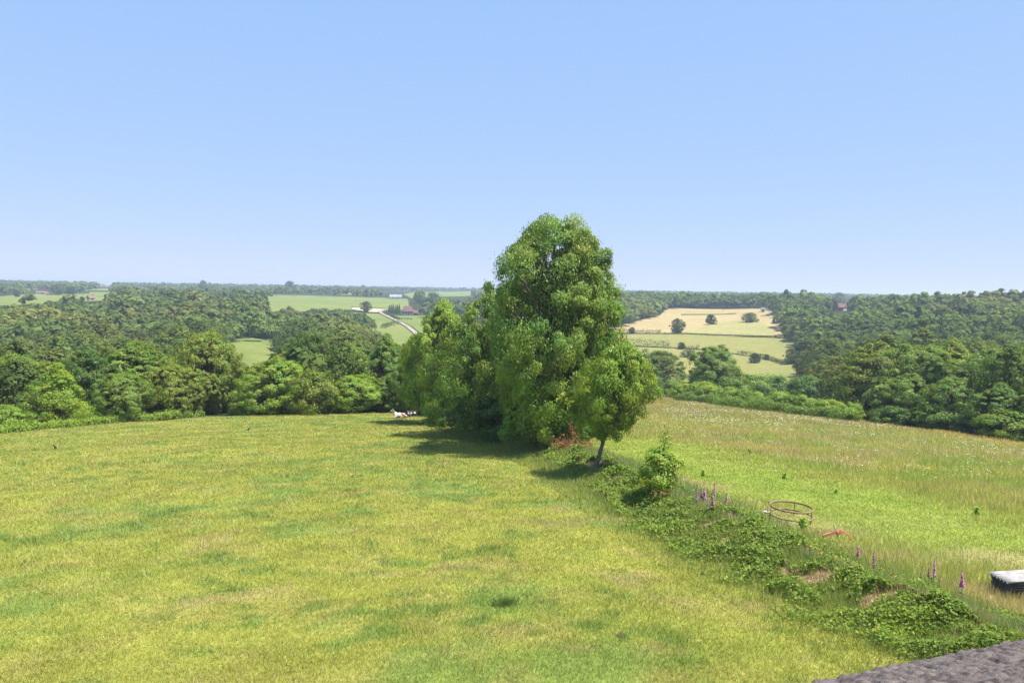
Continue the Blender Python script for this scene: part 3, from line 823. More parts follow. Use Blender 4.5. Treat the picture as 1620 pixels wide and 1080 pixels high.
for k, px in enumerate(np.linspace(1082, 1346, 15)):
    by = float(np.interp(px, [p[0] for p in EDGE_R], [p[1] for p in EDGE_R])) - 1; hh = gb.uniform(21, 33)
    put(BUSH1 if k % 2 else BUSH2, 'hedge_bush', f'{ON[k]} rounded bright bush, from the left, of the row on the low meadow hedge', px, by - hh, gb.uniform(30, 44), ['bright', 'yellow', 'bright', 'mid'][int(gb.integers(0, 4))], base=by, cat='bush', group='bushes of the low meadow hedge')
hedge('hedge', 'low tangled hedge along the left part of the far pasture edge', gxy([(-80, 694), (0, 684), (100, 676), (200, 667), (320, 658)]), 0.9, 1.8, 380, .15, 'bright', seed=2)
hedge('hedge', 'low grassy hedge strip in front of the bright domed tree', gxy([(360, 656), (420, 654), (505, 652)]), 0.8, 1.4, 320, .15, 'bright', seed=3)

# ================================================================== FAR COUNTRY
# open fields: draped sheets (outlines in the photo's pixels, laid on the real terrain)
def drape(name, label, pts, mat, lift=0.35, fn=terr):
    P = [G0(p[0], p[1], fn)[0] for p in pts]
    bm = bmesh.new()
    vs_ = [bm.verts.new((p[0], p[1], 0)) for p in P]
    f = bm.faces.new(vs_)
    bmesh.ops.triangulate(bm, faces=bm.faces[:])
    for _ in range(7):
        es = [e for e in bm.edges if e.calc_length() > 16]
        if not es: break
        bmesh.ops.subdivide_edges(bm, edges=es, cuts=1, use_grid_fill=False)
        bmesh.ops.triangulate(bm, faces=[f for f in bm.faces if len(f.verts) > 3])
    X = np.array([v.co.x for v in bm.verts]); Y = np.array([v.co.y for v in bm.verts]); Z = terr(X, Y) + lift
    for v, z in zip(bm.verts, Z): v.co.z = z
    for f in bm.faces:
        f.smooth = True
        if f.normal.z < 0: f.normal_flip()
    me = bpy.data.meshes.new(name); bm.to_mesh(me); bm.free(); me.materials.append(mat)
    return tag(link(name, me), label, 'field', kind='structure')

F_GREEN = field_mat('far_pasture', (0.145, 0.195, 0.050), (0.20, 0.225, 0.060), 0.012, 0.25)
F_GREEN2 = field_mat('near_valley_pasture', (0.145, 0.195, 0.052), (0.205, 0.225, 0.066), 0.02, 0.3)
F_OLIVE = field_mat('olive_field', (0.205, 0.215, 0.070), (0.27, 0.245, 0.085), 0.015, 0.25)
F_WHEAT = field_mat('ripe_field', (0.335, 0.265, 0.130), (0.40, 0.315, 0.160), 0.012, 0.2)
F_STRAW = field_mat('mown_field', (0.27, 0.265, 0.10), (0.32, 0.29, 0.12), 0.02, 0.25)
F_TAN = field_mat('bare_field', (0.46, 0.36, 0.23), (0.52, 0.42, 0.28), 0.02, 0.25)
LANE = field_mat('lane_gravel', (0.30, 0.25, 0.20), (0.36, 0.31, 0.25), 0.1, 1.0)

VIS = {
 'far_pasture_west': [(-40, 471), (40, 466), (130, 465), (178, 462), (178, 470), (130, 475), (100, 474), (60, 471), (20, 478), (-40, 480)],
 'hill_pasture': [(427, 467), (500, 469), (560, 470), (640, 474), (642, 488), (600, 487), (560, 484), (530, 486), (480, 488), (452, 481), (428, 486)],
 'valley_pasture': [(366, 545), (400, 541), (434, 541), (420, 562), (366, 563)],
 'bare_field': [(558, 487), (616, 490), (602, 495), (584, 494), (556, 490)],
 'lane_pasture': [(582, 496), (604, 497), (640, 513), (656, 523), (662, 532), (648, 541), (622, 536), (606, 524), (618, 512), (600, 506)],
 'garden_pasture': [(634, 503), (668, 504), (670, 522), (652, 516)],
 'upper_pasture': [(638, 465), (668, 462), (745, 461), (745, 468), (690, 470), (650, 472)],
 'ripe_field': [(1062, 489), (1203, 488), (1218, 500), (1233, 534), (1080, 529), (980, 527), (985, 522), (1050, 500)],
 'mown_field': [(975, 530), (1090, 529), (1233, 535), (1242, 545), (1254, 549), (1242, 571), (1165, 553), (1100, 550), (975, 542)],
 'olive_field': [(975, 551), (1100, 553), (1170, 563), (1218, 571), (1262, 575), (1264, 602), (1180, 602), (1172, 590), (1080, 590), (975, 590)],
}
VIS.update({'farmhouse_view': [(632, 482), (664, 482), (664, 500), (632, 500)], 'barn_view': [(614, 464), (640, 464), (640, 474), (614, 474)], 'bungalow_view': [(58, 460), (84, 460), (84, 468), (58, 468)],
 'red_house_view': [(1318, 478), (1344, 478), (1344, 492), (1318, 492)], 'west_house_view': [(137, 467), (150, 467), (150, 476), (137, 476)], 'pale_house_view': [(350, 459), (363, 459), (363, 465), (350, 465)], 'slate_house_view': [(387, 460), (402, 460), (402, 467), (387, 467)],
 'hut_view': [(1203, 488), (1212, 488), (1212, 494), (1203, 494)], 'plain_houses_view': [(158, 448), (177, 448), (177, 453.5), (158, 453.5)], 'cottages_view': [(218, 457), (233, 457), (233, 462), (218, 462)], 'conifer_view': [(612, 478), (634, 478), (634, 496), (612, 496)]})
drape('west_pasture', 'pale green field far off on the left', VIS['far_pasture_west'] [:4] + [(185, 475), (60, 482), (-40, 486)], F_GREEN)
drape('hill_pasture', 'light green field on the far slope left of the farmhouse', [(420, 466), (500, 468), (560, 469.5), (645, 473), (648, 490), (560, 490), (425, 494)], F_GREEN2)
drape('valley_pasture', 'small bright field in the valley behind the pasture trees', [(345, 541), (450, 539), (450, 588), (345, 588)], F_GREEN2)
drape('bare_field', 'sandy bare field beside the lane', VIS['bare_field'], F_TAN, 0.6)
drape('lane_pasture', 'green field left of the winding lane', [(560, 495), (604, 497), (640, 513), (656, 523), (664, 534), (660, 552), (580, 552), (570, 520)], F_GREEN2)
drape('garden_pasture', 'grass below the farmhouse right of the lane', [(608, 499), (690, 499), (700, 530), (670, 530), (652, 517), (630, 507)], F_GREEN)
drape('upper_pasture', 'far light green field behind the grey barn', VIS['upper_pasture'], F_GREEN2)
drape('ripe_field', 'big straw-gold field with three lone trees', [(1055, 487.5), (1212, 487.5), (1240, 510), (1240, 534), (1080, 529), (960, 526), (960, 521), (1045, 499)], F_WHEAT)
drape('mown_field', 'pale green-gold band below the straw-gold field', [(960, 529.5), (1090, 529.5), (1236, 535.5), (1275, 540), (1275, 576), (1165, 560), (1100, 552), (960, 546)], F_OLIVE)
drape('olive_field', 'olive-brown field low in the valley', [(960, 548), (1100, 553.5), (1170, 562), (1285, 578), (1285, 615), (1170, 612), (1080, 605), (960, 600)], F_OLIVE)
drape('mown_strip', 'greener mown strip across the straw-gold field', [(1078, 528), (1130, 513), (1180, 505), (1200, 509), (1222, 520), (1228, 533), (1150, 531)], F_STRAW, 0.8)
drape('mown_strip', 'thin green line across the straw-gold field', [(1078, 497.5), (1165, 496), (1165, 497), (1078, 499)], F_GREEN2, 0.8)

def ribbon(name, label, pts, width, mat, lift):
    P = np.array([G(*p)[0][:2] for p in pts]); Q = []
    for i in range(len(P) - 1):
        for t in np.linspace(0, 1, 8, endpoint=False): Q.append(P[i] * (1 - t) + P[i + 1] * t)
    Q.append(P[-1]); Q = np.array(Q); t = nrm(np.gradient(Q, axis=0)); nn = np.stack([t[:, 1], -t[:, 0]], 1)
    rows = [Q + nn * width * k for k in (-.5, 0, .5)]
    V = np.concatenate([np.column_stack([r, terr(r[:, 0], r[:, 1]) + lift]) for r in rows]); n = len(Q)
    i = np.arange(n - 1)
    F = np.concatenate([np.stack([i + k * n, i + 1 + k * n, i + 1 + (k + 1) * n, i + (k + 1) * n], 1) for k in (0, 1)])
    return tag(link(name, mesh_np(name, V, F, mat, None, True)), label, 'lane', kind='structure')
ribbon('lane', 'pale lane winding down past the farmhouse', [(612, 490), (600, 494), (607, 499), (622, 506), (634, 512), (645, 518), (655, 526), (662, 534), (672, 545)], 3.4, LANE, 1.0)

# ------------------------------------------------------------------ woods
BT = [(-300, 575), (0, 562), (60, 578), (88, 572), (140, 550), (215, 538), (275, 565), (326, 522), (372, 592), (430, 560), (490, 526), (556, 540), (612, 527), (655, 535), (700, 474), (780, 440), (872, 344), (960, 470), (1000, 580), (1040, 552), (1085, 606), (1132, 546), (1175, 600), (1350, 600), (1392, 541), (1620, 545), (1900, 545)]
BTX = [p[0] for p in BT]; BTY = [p[1] for p in BT]

def wood_tint(g, n, x, y):
    base = fbm(x, y, 60, 2, 130)
    k = g.integers(0, 10, n)
    T_ = np.array([(1, 1, 1), (.62, .72, .85), (1.25, 1.2, 1.0), (1.18, 1.0, .95), (.85, .95, 1.1), (.75, .85, .9), (1.1, 1.12, .95), (.9, .9, .85), (1.3, 1.15, .9), (1.0, 1.05, 1.2)])
    zone = fbm(x, y, 45, 3, 129)
    return (T_[k] * .45 + .55) * g.normal(1, .08, n).clip(.7, 1.35)[:, None] * (0.7 + .6 * base)[:, None] * np.where((zone > .56)[:, None], np.array([1.22, 1.08, 1.1]), np.array([.92, .97, .95]))

g = np.random.default_rng(130)
cand = []
def ring(d0, d1, sp):
    d = d0
    while d < d1:
        s = sp * (1 if d < 450 else (d / 450) ** .35)
        a0, a1 = az_of(-160), az_of(1780)
        n = max(2, int((a1 - a0) * d / s))
        a = a0 + (np.arange(n) + g.uniform(-.35, .35, n) + .5) / n * (a1 - a0)
        dd = d + g.uniform(-.35, .35, n) * s
        cand.append(np.stack([dd * np.sin(a), dd * np.cos(a)], 1)); d += s * .9
ring(112, 1050, 8.6)
XY = np.concatenate(cand); X, Y = XY[:, 0], XY[:, 1]; D = np.hypot(X, Y); Z = terr(X, Y)
Hh = g.choice([7.5, 9, 10.5, 12, 14.5], len(X)) * g.uniform(.85, 1.15, len(X)) * np.where(fbm(X, Y, 40, 2, 131) > .62, 1.2, 1.0); Hh *= np.interp(D, [110, 160, 250], [.62, .8, 1.0])
Wd = (6.5 + .5 * Hh) * g.uniform(.75, 1.25, len(X)) * np.interp(D, [110, 200], [.75, 1.0])
PX, PY = project(np.stack([X, Y, Z], 1)); TX, TY = project(np.stack([X, Y, Z + Hh], 1)); MX, MY = project(np.stack([X, Y, Z + .5 * Hh], 1))
ok = np.ones(len(X), bool)
# inside the meadow/pasture outlines no wood grows
for poly in (PAST, MEAD): ok &= ~in_poly(X, Y, poly)
qe, _, _ = poly_dist(X, Y, ERA); ok &= qe > 7
ok &= ~((PX > 985) & (PX < 1345) & (D < 215))
hw = 0.5 * Wd / D * FPX
for nm, poly in VIS.items():
    for fx, yy in [(fx, TY + (PY - TY) * fy) for fx in (-1, -.5, 0, .5, 1) for fy in ((.02, .18, .34, .5, .66, .82, 1.0) if abs(fx) < .9 else (.25, .4, .6, .8))]:
        ok &= ~in_poly(TX + fx * hw, yy, poly)
# open country: right valley floor under the fields stays open; lane and garden too
ok &= ~((PX > 950) & (PX < 1300) & (PY > 488) & (PY < 606) & in_poly(PX, PY, [(940, 545), (985, 520), (1055, 487), (1205, 487), (1240, 530), (1258, 548), (1272, 580), (1285, 612), (940, 612)]))
ok &= ~in_poly(PX, PY, [(598, 480), (672, 480), (676, 530), (600, 500)])
# between 650 and 1050 m on the left the plateau is a patchwork, not a wood
plate = (D > 690) & (TX < 1000) & (fbm(X, Y, 110, 2, 133) < .56)
ok &= ~plate
thin = (fbm(X, Y, 30, 2, 134) < .27) & (D > 130); ok &= ~thin
vis_y = np.interp(TX, BTX, BTY)
shown = ok & (TY < vis_y + 3) & (TX > -20) & (TX < 1640)
hid = ok & ~shown & (D < 330)
order = np.argsort(D)
shown_i = [i for i in order if shown[i]]
NIND = 215
# spread the single trees: nearest first
single = shown_i[:NIND]; rest = shown_i[NIND:] + [i for i in order if hid[i]]

WP = [make_tree(200 + k, 10.0, 10.0, 0.04, ['round', 'dome', 'round', 'tall', 'dome'][k], 170, 40, 0.40, rc=(0.06, 0.115), aspect=0.7, droop=0.1, leafmat=WOODLEAF, hue=.05, limb_show=0.3, name='wood_tree')[1] for k in range(5)]

LM = [(-20, 'the tree at the left border'), (88, 'the pale conical tree'), (142, 'the dark dense round tree'), (215, 'the broad mid-green tree'), (326, 'the tall knobbly tree'),
      (385, 'the dip beside the knobbly tree'), (440, 'the bright domed tree'), (490, 'the dark round-headed tree'), (552, 'the leafy mid-green tree'), (612, 'the upright tree by the cows'), (672, 'the bright tree ending the central hedge'),
      (1000, 'the right flank of the tallest tree'), (1040, 'the dark round tree'), (1132, 'the dark square-headed tree'), (1200, 'the start of the low meadow hedge'), (1270, 'the middle of the low meadow hedge'), (1340, 'the end of the low meadow hedge'), (1392, 'the tree with the dark gap'),
      (1462, 'the full rounded tree'), (1512, 'the tallest tree of the right row'), (1572, 'the spreading right-hand tree'), (1640, 'the tree at the right border')]
ORD = ['first', 'second', 'third', 'fourth', 'fifth', 'sixth', 'seventh', 'eighth', 'ninth', 'tenth', 'eleventh', 'twelfth', 'thirteenth', 'fourteenth', 'fifteenth', 'sixteenth', 'seventeenth', 'eighteenth', 'nineteenth', 'twentieth', 'next', 'next', 'next', 'next', 'next', 'next', 'next', 'next', 'next', 'next']
rank = {}
tints = wood_tint(g, len(X), X, Y)
for i in single:
    k = int(g.integers(0, 5))
    o = link('woodland_tree', WP[k], None, (X[i], Y[i], Z[i] - .3))
    o.scale = (Wd[i] / 10, Wd[i] / 10, Hh[i] / 10); o.rotation_euler = (0, 0, g.uniform(0, 6.28))
    o.color = (*tints[i], 1)
    j = int(np.argmin([abs(TX[i] - l[0]) for l in LM])); r = rank.get(j, 0); rank[j] = r + 1
    lum = tints[i].mean(); tn = 'dark' if lum < .8 else ('pale' if lum > 1.12 else 'mid-green')
    sh_ = 'broad' if Wd[i] > Hh[i] else 'upright'
    tag(o, f'{tn} {sh_} tree, {ORD[min(r, 29)]} up the slope behind {LM[j][1]}', 'tree', 'single trees of the valley woods')

def merged_wood(name, label, idx, X, Y, Z, H, W, D, tints, seed, qk=1.0):
    g = np.random.default_rng(seed); Vs, Ts = [], []
    for i in idx:
        n = int(np.clip(420 * qk * (320 / D[i]) ** 1.25, 26, 480))
        nc = max(5, int(n / 11)); per = max(3, n // nc)
        c = rdir(nc, g); c[:, 2] = np.abs(c[:, 2]) * 1.0 - .12
        rr = g.uniform(.55, .95, nc)
        C = c * rr[:, None] * np.array([W[i] * .42, W[i] * .42, H[i] * .5]) + np.array([0, 0, H[i] * .46])
        ci = np.repeat(np.arange(nc), per); m = nc * per
        d = nrm(rdir(m, g) + .6 * nrm(c)[ci] + [0, 0, .3])
        pos = C[ci] + d * (W[i] * g.uniform(.10, .20, m))[:, None] * [1, 1, .75]
        nn = nrm(d + .28 * rdir(m, g) + [0, 0, .25])
        s = math.sqrt(2.6 * W[i] * H[i] * 1.7 / m) * g.uniform(.7, 1.3, m)
        V, F = leaf_quads(pos, np.cross(nn, rdir(m, g)), nn, s * 1.15, s * .95)
        Vs.append(V + np.array([X[i], Y[i], Z[i] - .3]))
        t = tints[i] * (g.normal(1, .08, nc)[ci] * g.normal(1, .07, m))[:, None].clip(.5, 1.6)
        Ts.append(np.repeat(t, 4, 0))
    V = np.concatenate(Vs)
    return tag(link(name, mesh_np(name, V, np.arange(len(V)).reshape(-1, 4), WOODLEAF, np.concatenate(Ts))), label, 'woodland', kind='stuff')
restL = [i for i in rest if PX[i] < 830]; restR = [i for i in rest if PX[i] >= 830]
merged_wood('valley_woodland', 'mixed woodland filling the valley left of the tallest tree', restL, X, Y, Z, Hh, Wd, D, tints, 140)
merged_wood('hillside_woodland', 'dense woodland on the right hillside and around the gold field', restR, X, Y, Z, Hh, Wd, D, tints, 141)
print('WOODS', len(single), len(restL), len(restR))

# patchwork of hedgerow trees out to the horizon
def far_country():
    g = np.random.default_rng(150); P = []
    a0, a1 = az_of(-160), az_of(1780)
    for k in range(520):
        d = 720 + 5200 * g.uniform() ** 1.5; a = g.uniform(a0, a1); c = np.array([d * math.sin(a), d * math.cos(a)])
        th = g.normal(0, .35) + (math.pi / 2 if g.uniform() < .3 else 0); L = g.uniform(60, 260) * (1 + d / 3000)
        n = int(L / (8 + d / 260)); t = np.linspace(-.5, .5, max(n, 2)) * L
        P.append(c + np.stack([np.cos(th) * t, np.sin(th) * t], 1) + g.normal(0, 2.5, (len(t), 2)))
    P = np.concatenate(P)
    cop = []
    for k in range(90):
        d = 850 + 4200 * g.uniform() ** 1.2; a = g.uniform(a0, a1); n = 26
        cop.append(np.array([d * math.sin(a), d * math.cos(a)]) + g.normal(0, 1, (n, 2)) * np.array([55 + d * .02, 22]))
    # the clear tree line behind the hill pasture and behind the gold field
    for (pa, pb, d, n, jit) in ((425, 760, 1290, 70, 8), (440, 600, 1330, 40, 10), (960, 1215, 905, 62, 7), (950, 1230, 930, 62, 9), (960, 1230, 960, 50, 10)):
        az = np.linspace(az_of(pa), az_of(pb), n); dd = d + g.normal(0, jit, n)
        cop.append(np.stack([dd * np.sin(az), dd * np.cos(az)], 1))
    P = np.concatenate([P] + cop); n = len(P); d = np.hypot(P[:, 0], P[:, 1])
    z = terr(P[:, 0], P[:, 1]); H = g.uniform(8, 15, n); H[-284:] = g.uniform(9, 17, 284); W = H * g.uniform(.8, 1.15, n) * (1 + d / 9000)
    px, py = project(np.stack([P[:, 0], P[:, 1], z], 1)); tx, ty = project(np.stack([P[:, 0], P[:, 1], z + H], 1)); ok = (d > 680)
    hw = .5 * W / d * FPX
    for poly in VIS.values():
        for fx in (-.7, 0, .7): ok &= ~in_poly(tx + fx * hw, ty + .5, poly) & ~in_poly(tx + fx * hw, (ty + py) / 2, poly) & ~in_poly(tx + fx * hw, py - .5, poly)
    ok &= ~in_poly(px, py, [(598, 462), (652, 462), (672, 498), (600, 500)])
    idx = np.where(ok)[0]
    merged_wood('distant_woodland', 'bluish hedgerow trees and copses out to the horizon', idx, P[:, 0], P[:, 1], z, H, W, d, wood_tint(g, n, P[:, 0], P[:, 1]) * np.array([.95, 1, 1.05]), 151, 1.0)
    print('FAR', len(idx))
far_country()

# far fields between the hedgerows
for k, (pts, m) in enumerate([([(-60, 456), (60, 455.5), (60, 459), (-60, 460)], F_GREEN), ([(100, 457), (230, 457), (230, 460), (100, 460)], F_GREEN2), ([(250, 462), (330, 461.5), (330, 465), (250, 466)], F_GREEN2),
     ([(200, 452), (300, 451.5), (300, 454), (200, 454)], F_GREEN), ([(140, 462), (215, 463), (215, 468), (150, 468)], F_GREEN2), ([(540, 462.5), (600, 463), (600, 467), (540, 467)], F_GREEN2)]):
    drape('distant_field', 'thin strip of a distant light green field', pts, m, 0.5)

# lone trees and hedges of the right-hand fields
LP = [(make_tree(300 + k, 9.0, 10.0, 0.10, ['round', 'dome', 'round'][k], 110, 60, 0.42, rc=(0.08, 0.14), aspect=0.7, droop=0.1, leafmat=WOODLEAF, name='field_tree', trunk_r=.25), 9.0, 10.0) for k in range(3)]
GF = 'lone trees of the gold and olive fields'
for k, (px, base, top, w_, c, lab) in enumerate([
    (1071, 528, 503, 21, 'middark', 'lone tree at the lower edge of the straw-gold field, leftmost of three'),
    (1124.5, 514.5, 497, 15, 'dark', 'slim upright lone tree in the middle of the straw-gold field'),
    (1187, 511, 494, 25, 'middark', 'broad flat-based lone tree at the right of the straw-gold field'),
    (1000, 528, 517, 10, 'dark', 'small dark tree at the lower left edge of the straw-gold field'),
    (1194, 575, 558, 17, 'dark', 'small tree on the olive field near its upper hedge'),
    (1213, 570, 560, 9, 'dark', 'tiny round tree on the hedge of the olive field'),
    (1252, 577, 549, 22, 'mid', 'open two-stemmed tree at the right end of the olive field'),
    (1272, 592, 571, 26, 'dark', 'dark low tree at the lower right corner of the olive field'),
    (1078, 553, 541, 13, 'dark', 'round dark tree at the left end of the short field hedge'),
    (1284, 582, 552, 26, 'mid', 'leafy tree at the foot of the hillside wood right of the olive field'),
    (1090, 566, 553, 22, 'mid', 'roundish bush tree behind the dark square-headed tree'),
    (266, 527, 502, 24, 'dark', 'dark round tree standing out in the pale valley wood on the left'),
    (27, 470, 458, 8, 'dark', 'small dark tree alone on the far left pale field'), (93, 467, 449, 17, 'mid', 'taller rounded tree behind the far left pale field'), (112, 467, 453, 15, 'dark', 'darker tree beside the taller rounded one, far left field'),
    (321, 462, 443, 13, 'middark', 'tall tree breaking the horizon left of the hill pasture'), (459, 463, 444, 17, 'mid', 'tall round tree breaking the horizon above the hill pasture'), (664, 480, 459, 22, 'mid', 'tree behind the farmhouse, by the grey barn'), (684, 490, 462, 30, 'blue', 'big tree right of the farmhouse'), (690, 505, 478, 28, 'middark', 'dark tree at the right gable of the farmhouse'),
    (579, 494, 476, 16, 'middark', 'tree between hill pasture and sandy field'),
    (1326, 486, 462, 22, 'mid', 'tree on the ridge above the red-roofed house'), (1352, 490, 472, 20, 'middark', 'dark tree right of the red-roofed house'), (1318, 492, 473, 15, 'dark', 'dark tree left of the red-roofed house')]):
    put(LP[k % 3], 'field_tree', lab, px, top, w_, c, base=base, group=GF)

def fh(label, pts, h, w_, col, seed):
    hedge('field_hedge', label, gxy(pts, terr), h, w_, 26, .62, col, WOODLEAF, 'hedges between the far fields', seed, 0.7)
fh('dark field hedge below the gold field, at the left', [(972, 545), (1010, 548), (1060, 551)], 4.0, 5.0, 'dark', 11)
fh('short dark hedge with a round tree at its left end', [(1076, 553), (1106, 554.5)], 2.6, 4.0, 'dark', 12)
fh('hedge sloping down across the olive field to the right wood', [(1168, 562), (1200, 566), (1245, 578)], 2.6, 3.5, 'dark', 13)
fh('thin dark hedge line under the straw-gold field', [(1048, 529), (1090, 529.5), (1160, 532), (1236, 535.5)], 1.1, 2.2, 'dark', 14)
fh('bushy hedge along the lower left edge of the straw-gold field', [(990, 527.5), (1020, 527.5), (1046, 527.5)], 2.6, 3.5, 'middark', 15)
fh('low hedge between the sandy field and the hill pasture', [(556, 487), (590, 487.5), (616, 490)], 1.2, 2.0, 'middark', 16)
fh('garden hedge below the farmhouse', [(618, 501), (630, 506), (652, 506)], 2.0, 3.0, 'dark', 17)
fh('dark hedge left of the lane bend', [(605, 520), (618, 515), (632, 513)], 3.0, 4.0, 'dark', 18)

# ================================================================== ANIMALS
def skin_body(name, nodes, edges, root=0, sub=2):
    """one continuous skin grown over a skeleton, baked to a mesh"""
    me = bpy.data.meshes.new(name); me.from_pydata([n[:3] for n in nodes], edges, [])
    o = bpy.data.objects.new(name, me); COL.objects.link(o)
    m = o.modifiers.new('skin', 'SKIN'); m.use_smooth_shade = True; m.branch_smoothing = 0.4
    s = o.modifiers.new('sub', 'SUBSURF'); s.levels = sub; s.render_levels = sub
    for i, n in enumerate(nodes):
        v = me.skin_vertices[0].data[i]; v.radius = (n[3], n[4] if len(n) > 4 else n[3]); v.use_root = (i == root)
    dg = bpy.context.evaluated_depsgraph_get(); dg.update()
    out = bpy.data.meshes.new_from_object(o.evaluated_get(dg)); out.name = name
    bpy.data.objects.remove(o); bpy.data.meshes.remove(me)
    return out

def hide_mat(name, white, patch, thr):
    m, nt, out = new_mat(name)
    tc = N(nt, 'ShaderNodeTexCoord')
    f = noise(nt, 2.6, 2, tc.outputs['Object'], 0.45)
    c = ramp(nt, f, [(thr - .015, white), (thr + .015, patch)])
    p = N(nt, 'ShaderNodeBsdfPrincipled'); p.inputs['Roughness'].default_value = .75
    nt.links.new(c, p.inputs['Base Color']); nt.links.new(p.outputs[0], out.inputs[0])
    return m
COW_N = [(-.75, 0, .40, .30), (-.2, 0, .42, .38), (.4, 0, .46, .35), (.62, 0, .58, .25), (.85, 0, .86, .17), (1.0, 0, 1.04, .14), (1.17, 0, .97, .11), (1.33, 0, .88, .085),
         (.98, .24, 1.08, .05), (.98, -.24, 1.08, .05), (.60, .27, .22, .11), (.90, .25, .10, .07), (.62, .23, .07, .05), (.60, -.27, .22, .11), (.90, -.25, .10, .07), (.62, -.23, .07, .05),
         (-.45, .34, .26, .17), (-.10, .42, .11, .09), (-.45, .42, .07, .055), (-.45, -.34, .26, .17), (-.10, -.42, .11, .09), (-.45, -.42, .07, .055), (-1.02, .05, .34, .06), (-1.12, .12, .08, .03)]
COW_E = [(0, 1), (1, 2), (2, 3), (3, 4), (4, 5), (5, 6), (6, 7), (5, 8), (5, 9), (2, 10), (10, 11), (11, 12), (2, 13), (13, 14), (14, 15), (0, 16), (16, 17), (17, 18), (0, 19), (19, 20), (20, 21), (0, 22), (22, 23)]
COWM = skin_body('cow_body', COW_N, COW_E, 1)
EYEM = solid_mat('eye_dark', (0.012, 0.01, 0.01), .3, .1)
def ball(name, r, mat, seg=10):
    bm = bmesh.new(); bmesh.ops.create_uvsphere(bm, u_segments=seg, v_segments=seg // 2 + 1, radius=r)
    for f in bm.faces: f.smooth = True
    me = bpy.data.meshes.new(name); bm.to_mesh(me); bm.free(); me.materials.append(mat); return me
HORN = solid_mat('horn', (0.45, 0.40, 0.30), .5, .2)
for lab, px, py, heading, wm in (('white and brown cow lying in front, head raised at its left end', 633, 662, R(172), hide_mat('hide_brown', (.74, .68, .58), (.20, .085, .04), .49)),
                                 ('black and white cow lying behind the brown and white one, head at the right', 651, 658.5, R(14), hide_mat('hide_black', (.62, .60, .58), (.02, .018, .018), .41))):
    P = G(px, py)[0]
    o = thing('cow', lab, 'cow', P, 'cows resting at the hedge', heading); o.scale = (.92,) * 3
    me = COWM.copy(); me.materials.clear(); me.materials.append(wm)
    link('body', me, o)
    for sy in (-1, 1):
        link('eye', ball('eye', .025, EYEM), o, (1.07, .125 * sy, 1.05))
        V, F = tubes([(np.array([[.97, .09 * sy, 1.15], [.98, .2 * sy, 1.22], [1.03, .24 * sy, 1.32]]), [.03, .022, .006])], 6)
        link('horn', mesh_np('horn', V, F, HORN, None, True), o)

BIRD_N = [(0, 0, .24, .072), (.09, 0, .28, .07), (.15, 0, .345, .045), (.18, 0, .385, .046), (.235, 0, .38, .016), (.28, 0, .372, .006), (-.12, 0, .20, .045, .03), (-.27, 0, .155, .04, .012), (.02, .04, .14, .018), (.02, .04, .01, .008), (.02, -.04, .14, .018), (.02, -.04, .01, .008)]
BIRD_E = [(0, 1), (1, 2), (2, 3), (3, 4), (4, 5), (0, 6), (6, 7), (0, 8), (8, 9), (0, 10), (10, 11)]
FEATHER = solid_mat('black_feathers', (0.014, 0.014, 0.017), .5, .2)
BIRDM = skin_body('crow_body', BIRD_N, BIRD_E, 0); BIRDM.materials.append(FEATHER)
for lab, px, py, rz in (('black crow standing on the pasture near the left border', 87, 711.5, 2.6), ('black crow on the pasture below the knobbly tree, the smaller in the photo', 393, 682.5, .5)):
    o = thing('crow', lab, 'crow', G(px, py)[0], 'crows on the pasture', rz)
    link('body', BIRDM, o)
    for sy in (-1, 1):
        Wv = np.array([[.08, .062, .30], [.02, .08, .25], [-.12, .07, .20], [-.24, .03, .165], [-.10, .055, .245], [.03, .07, .29]]) * [1, sy, 1]
        me = bpy.data.meshes.new('wing'); me.from_pydata(Wv.tolist(), [], [(0, 1, 5), (1, 2, 4), (1, 4, 5), (2, 3, 4)]); me.materials.append(FEATHER)
        w_ = link('wing', me, o); so_ = w_.modifiers.new('t', 'SOLIDIFY'); so_.thickness = .012

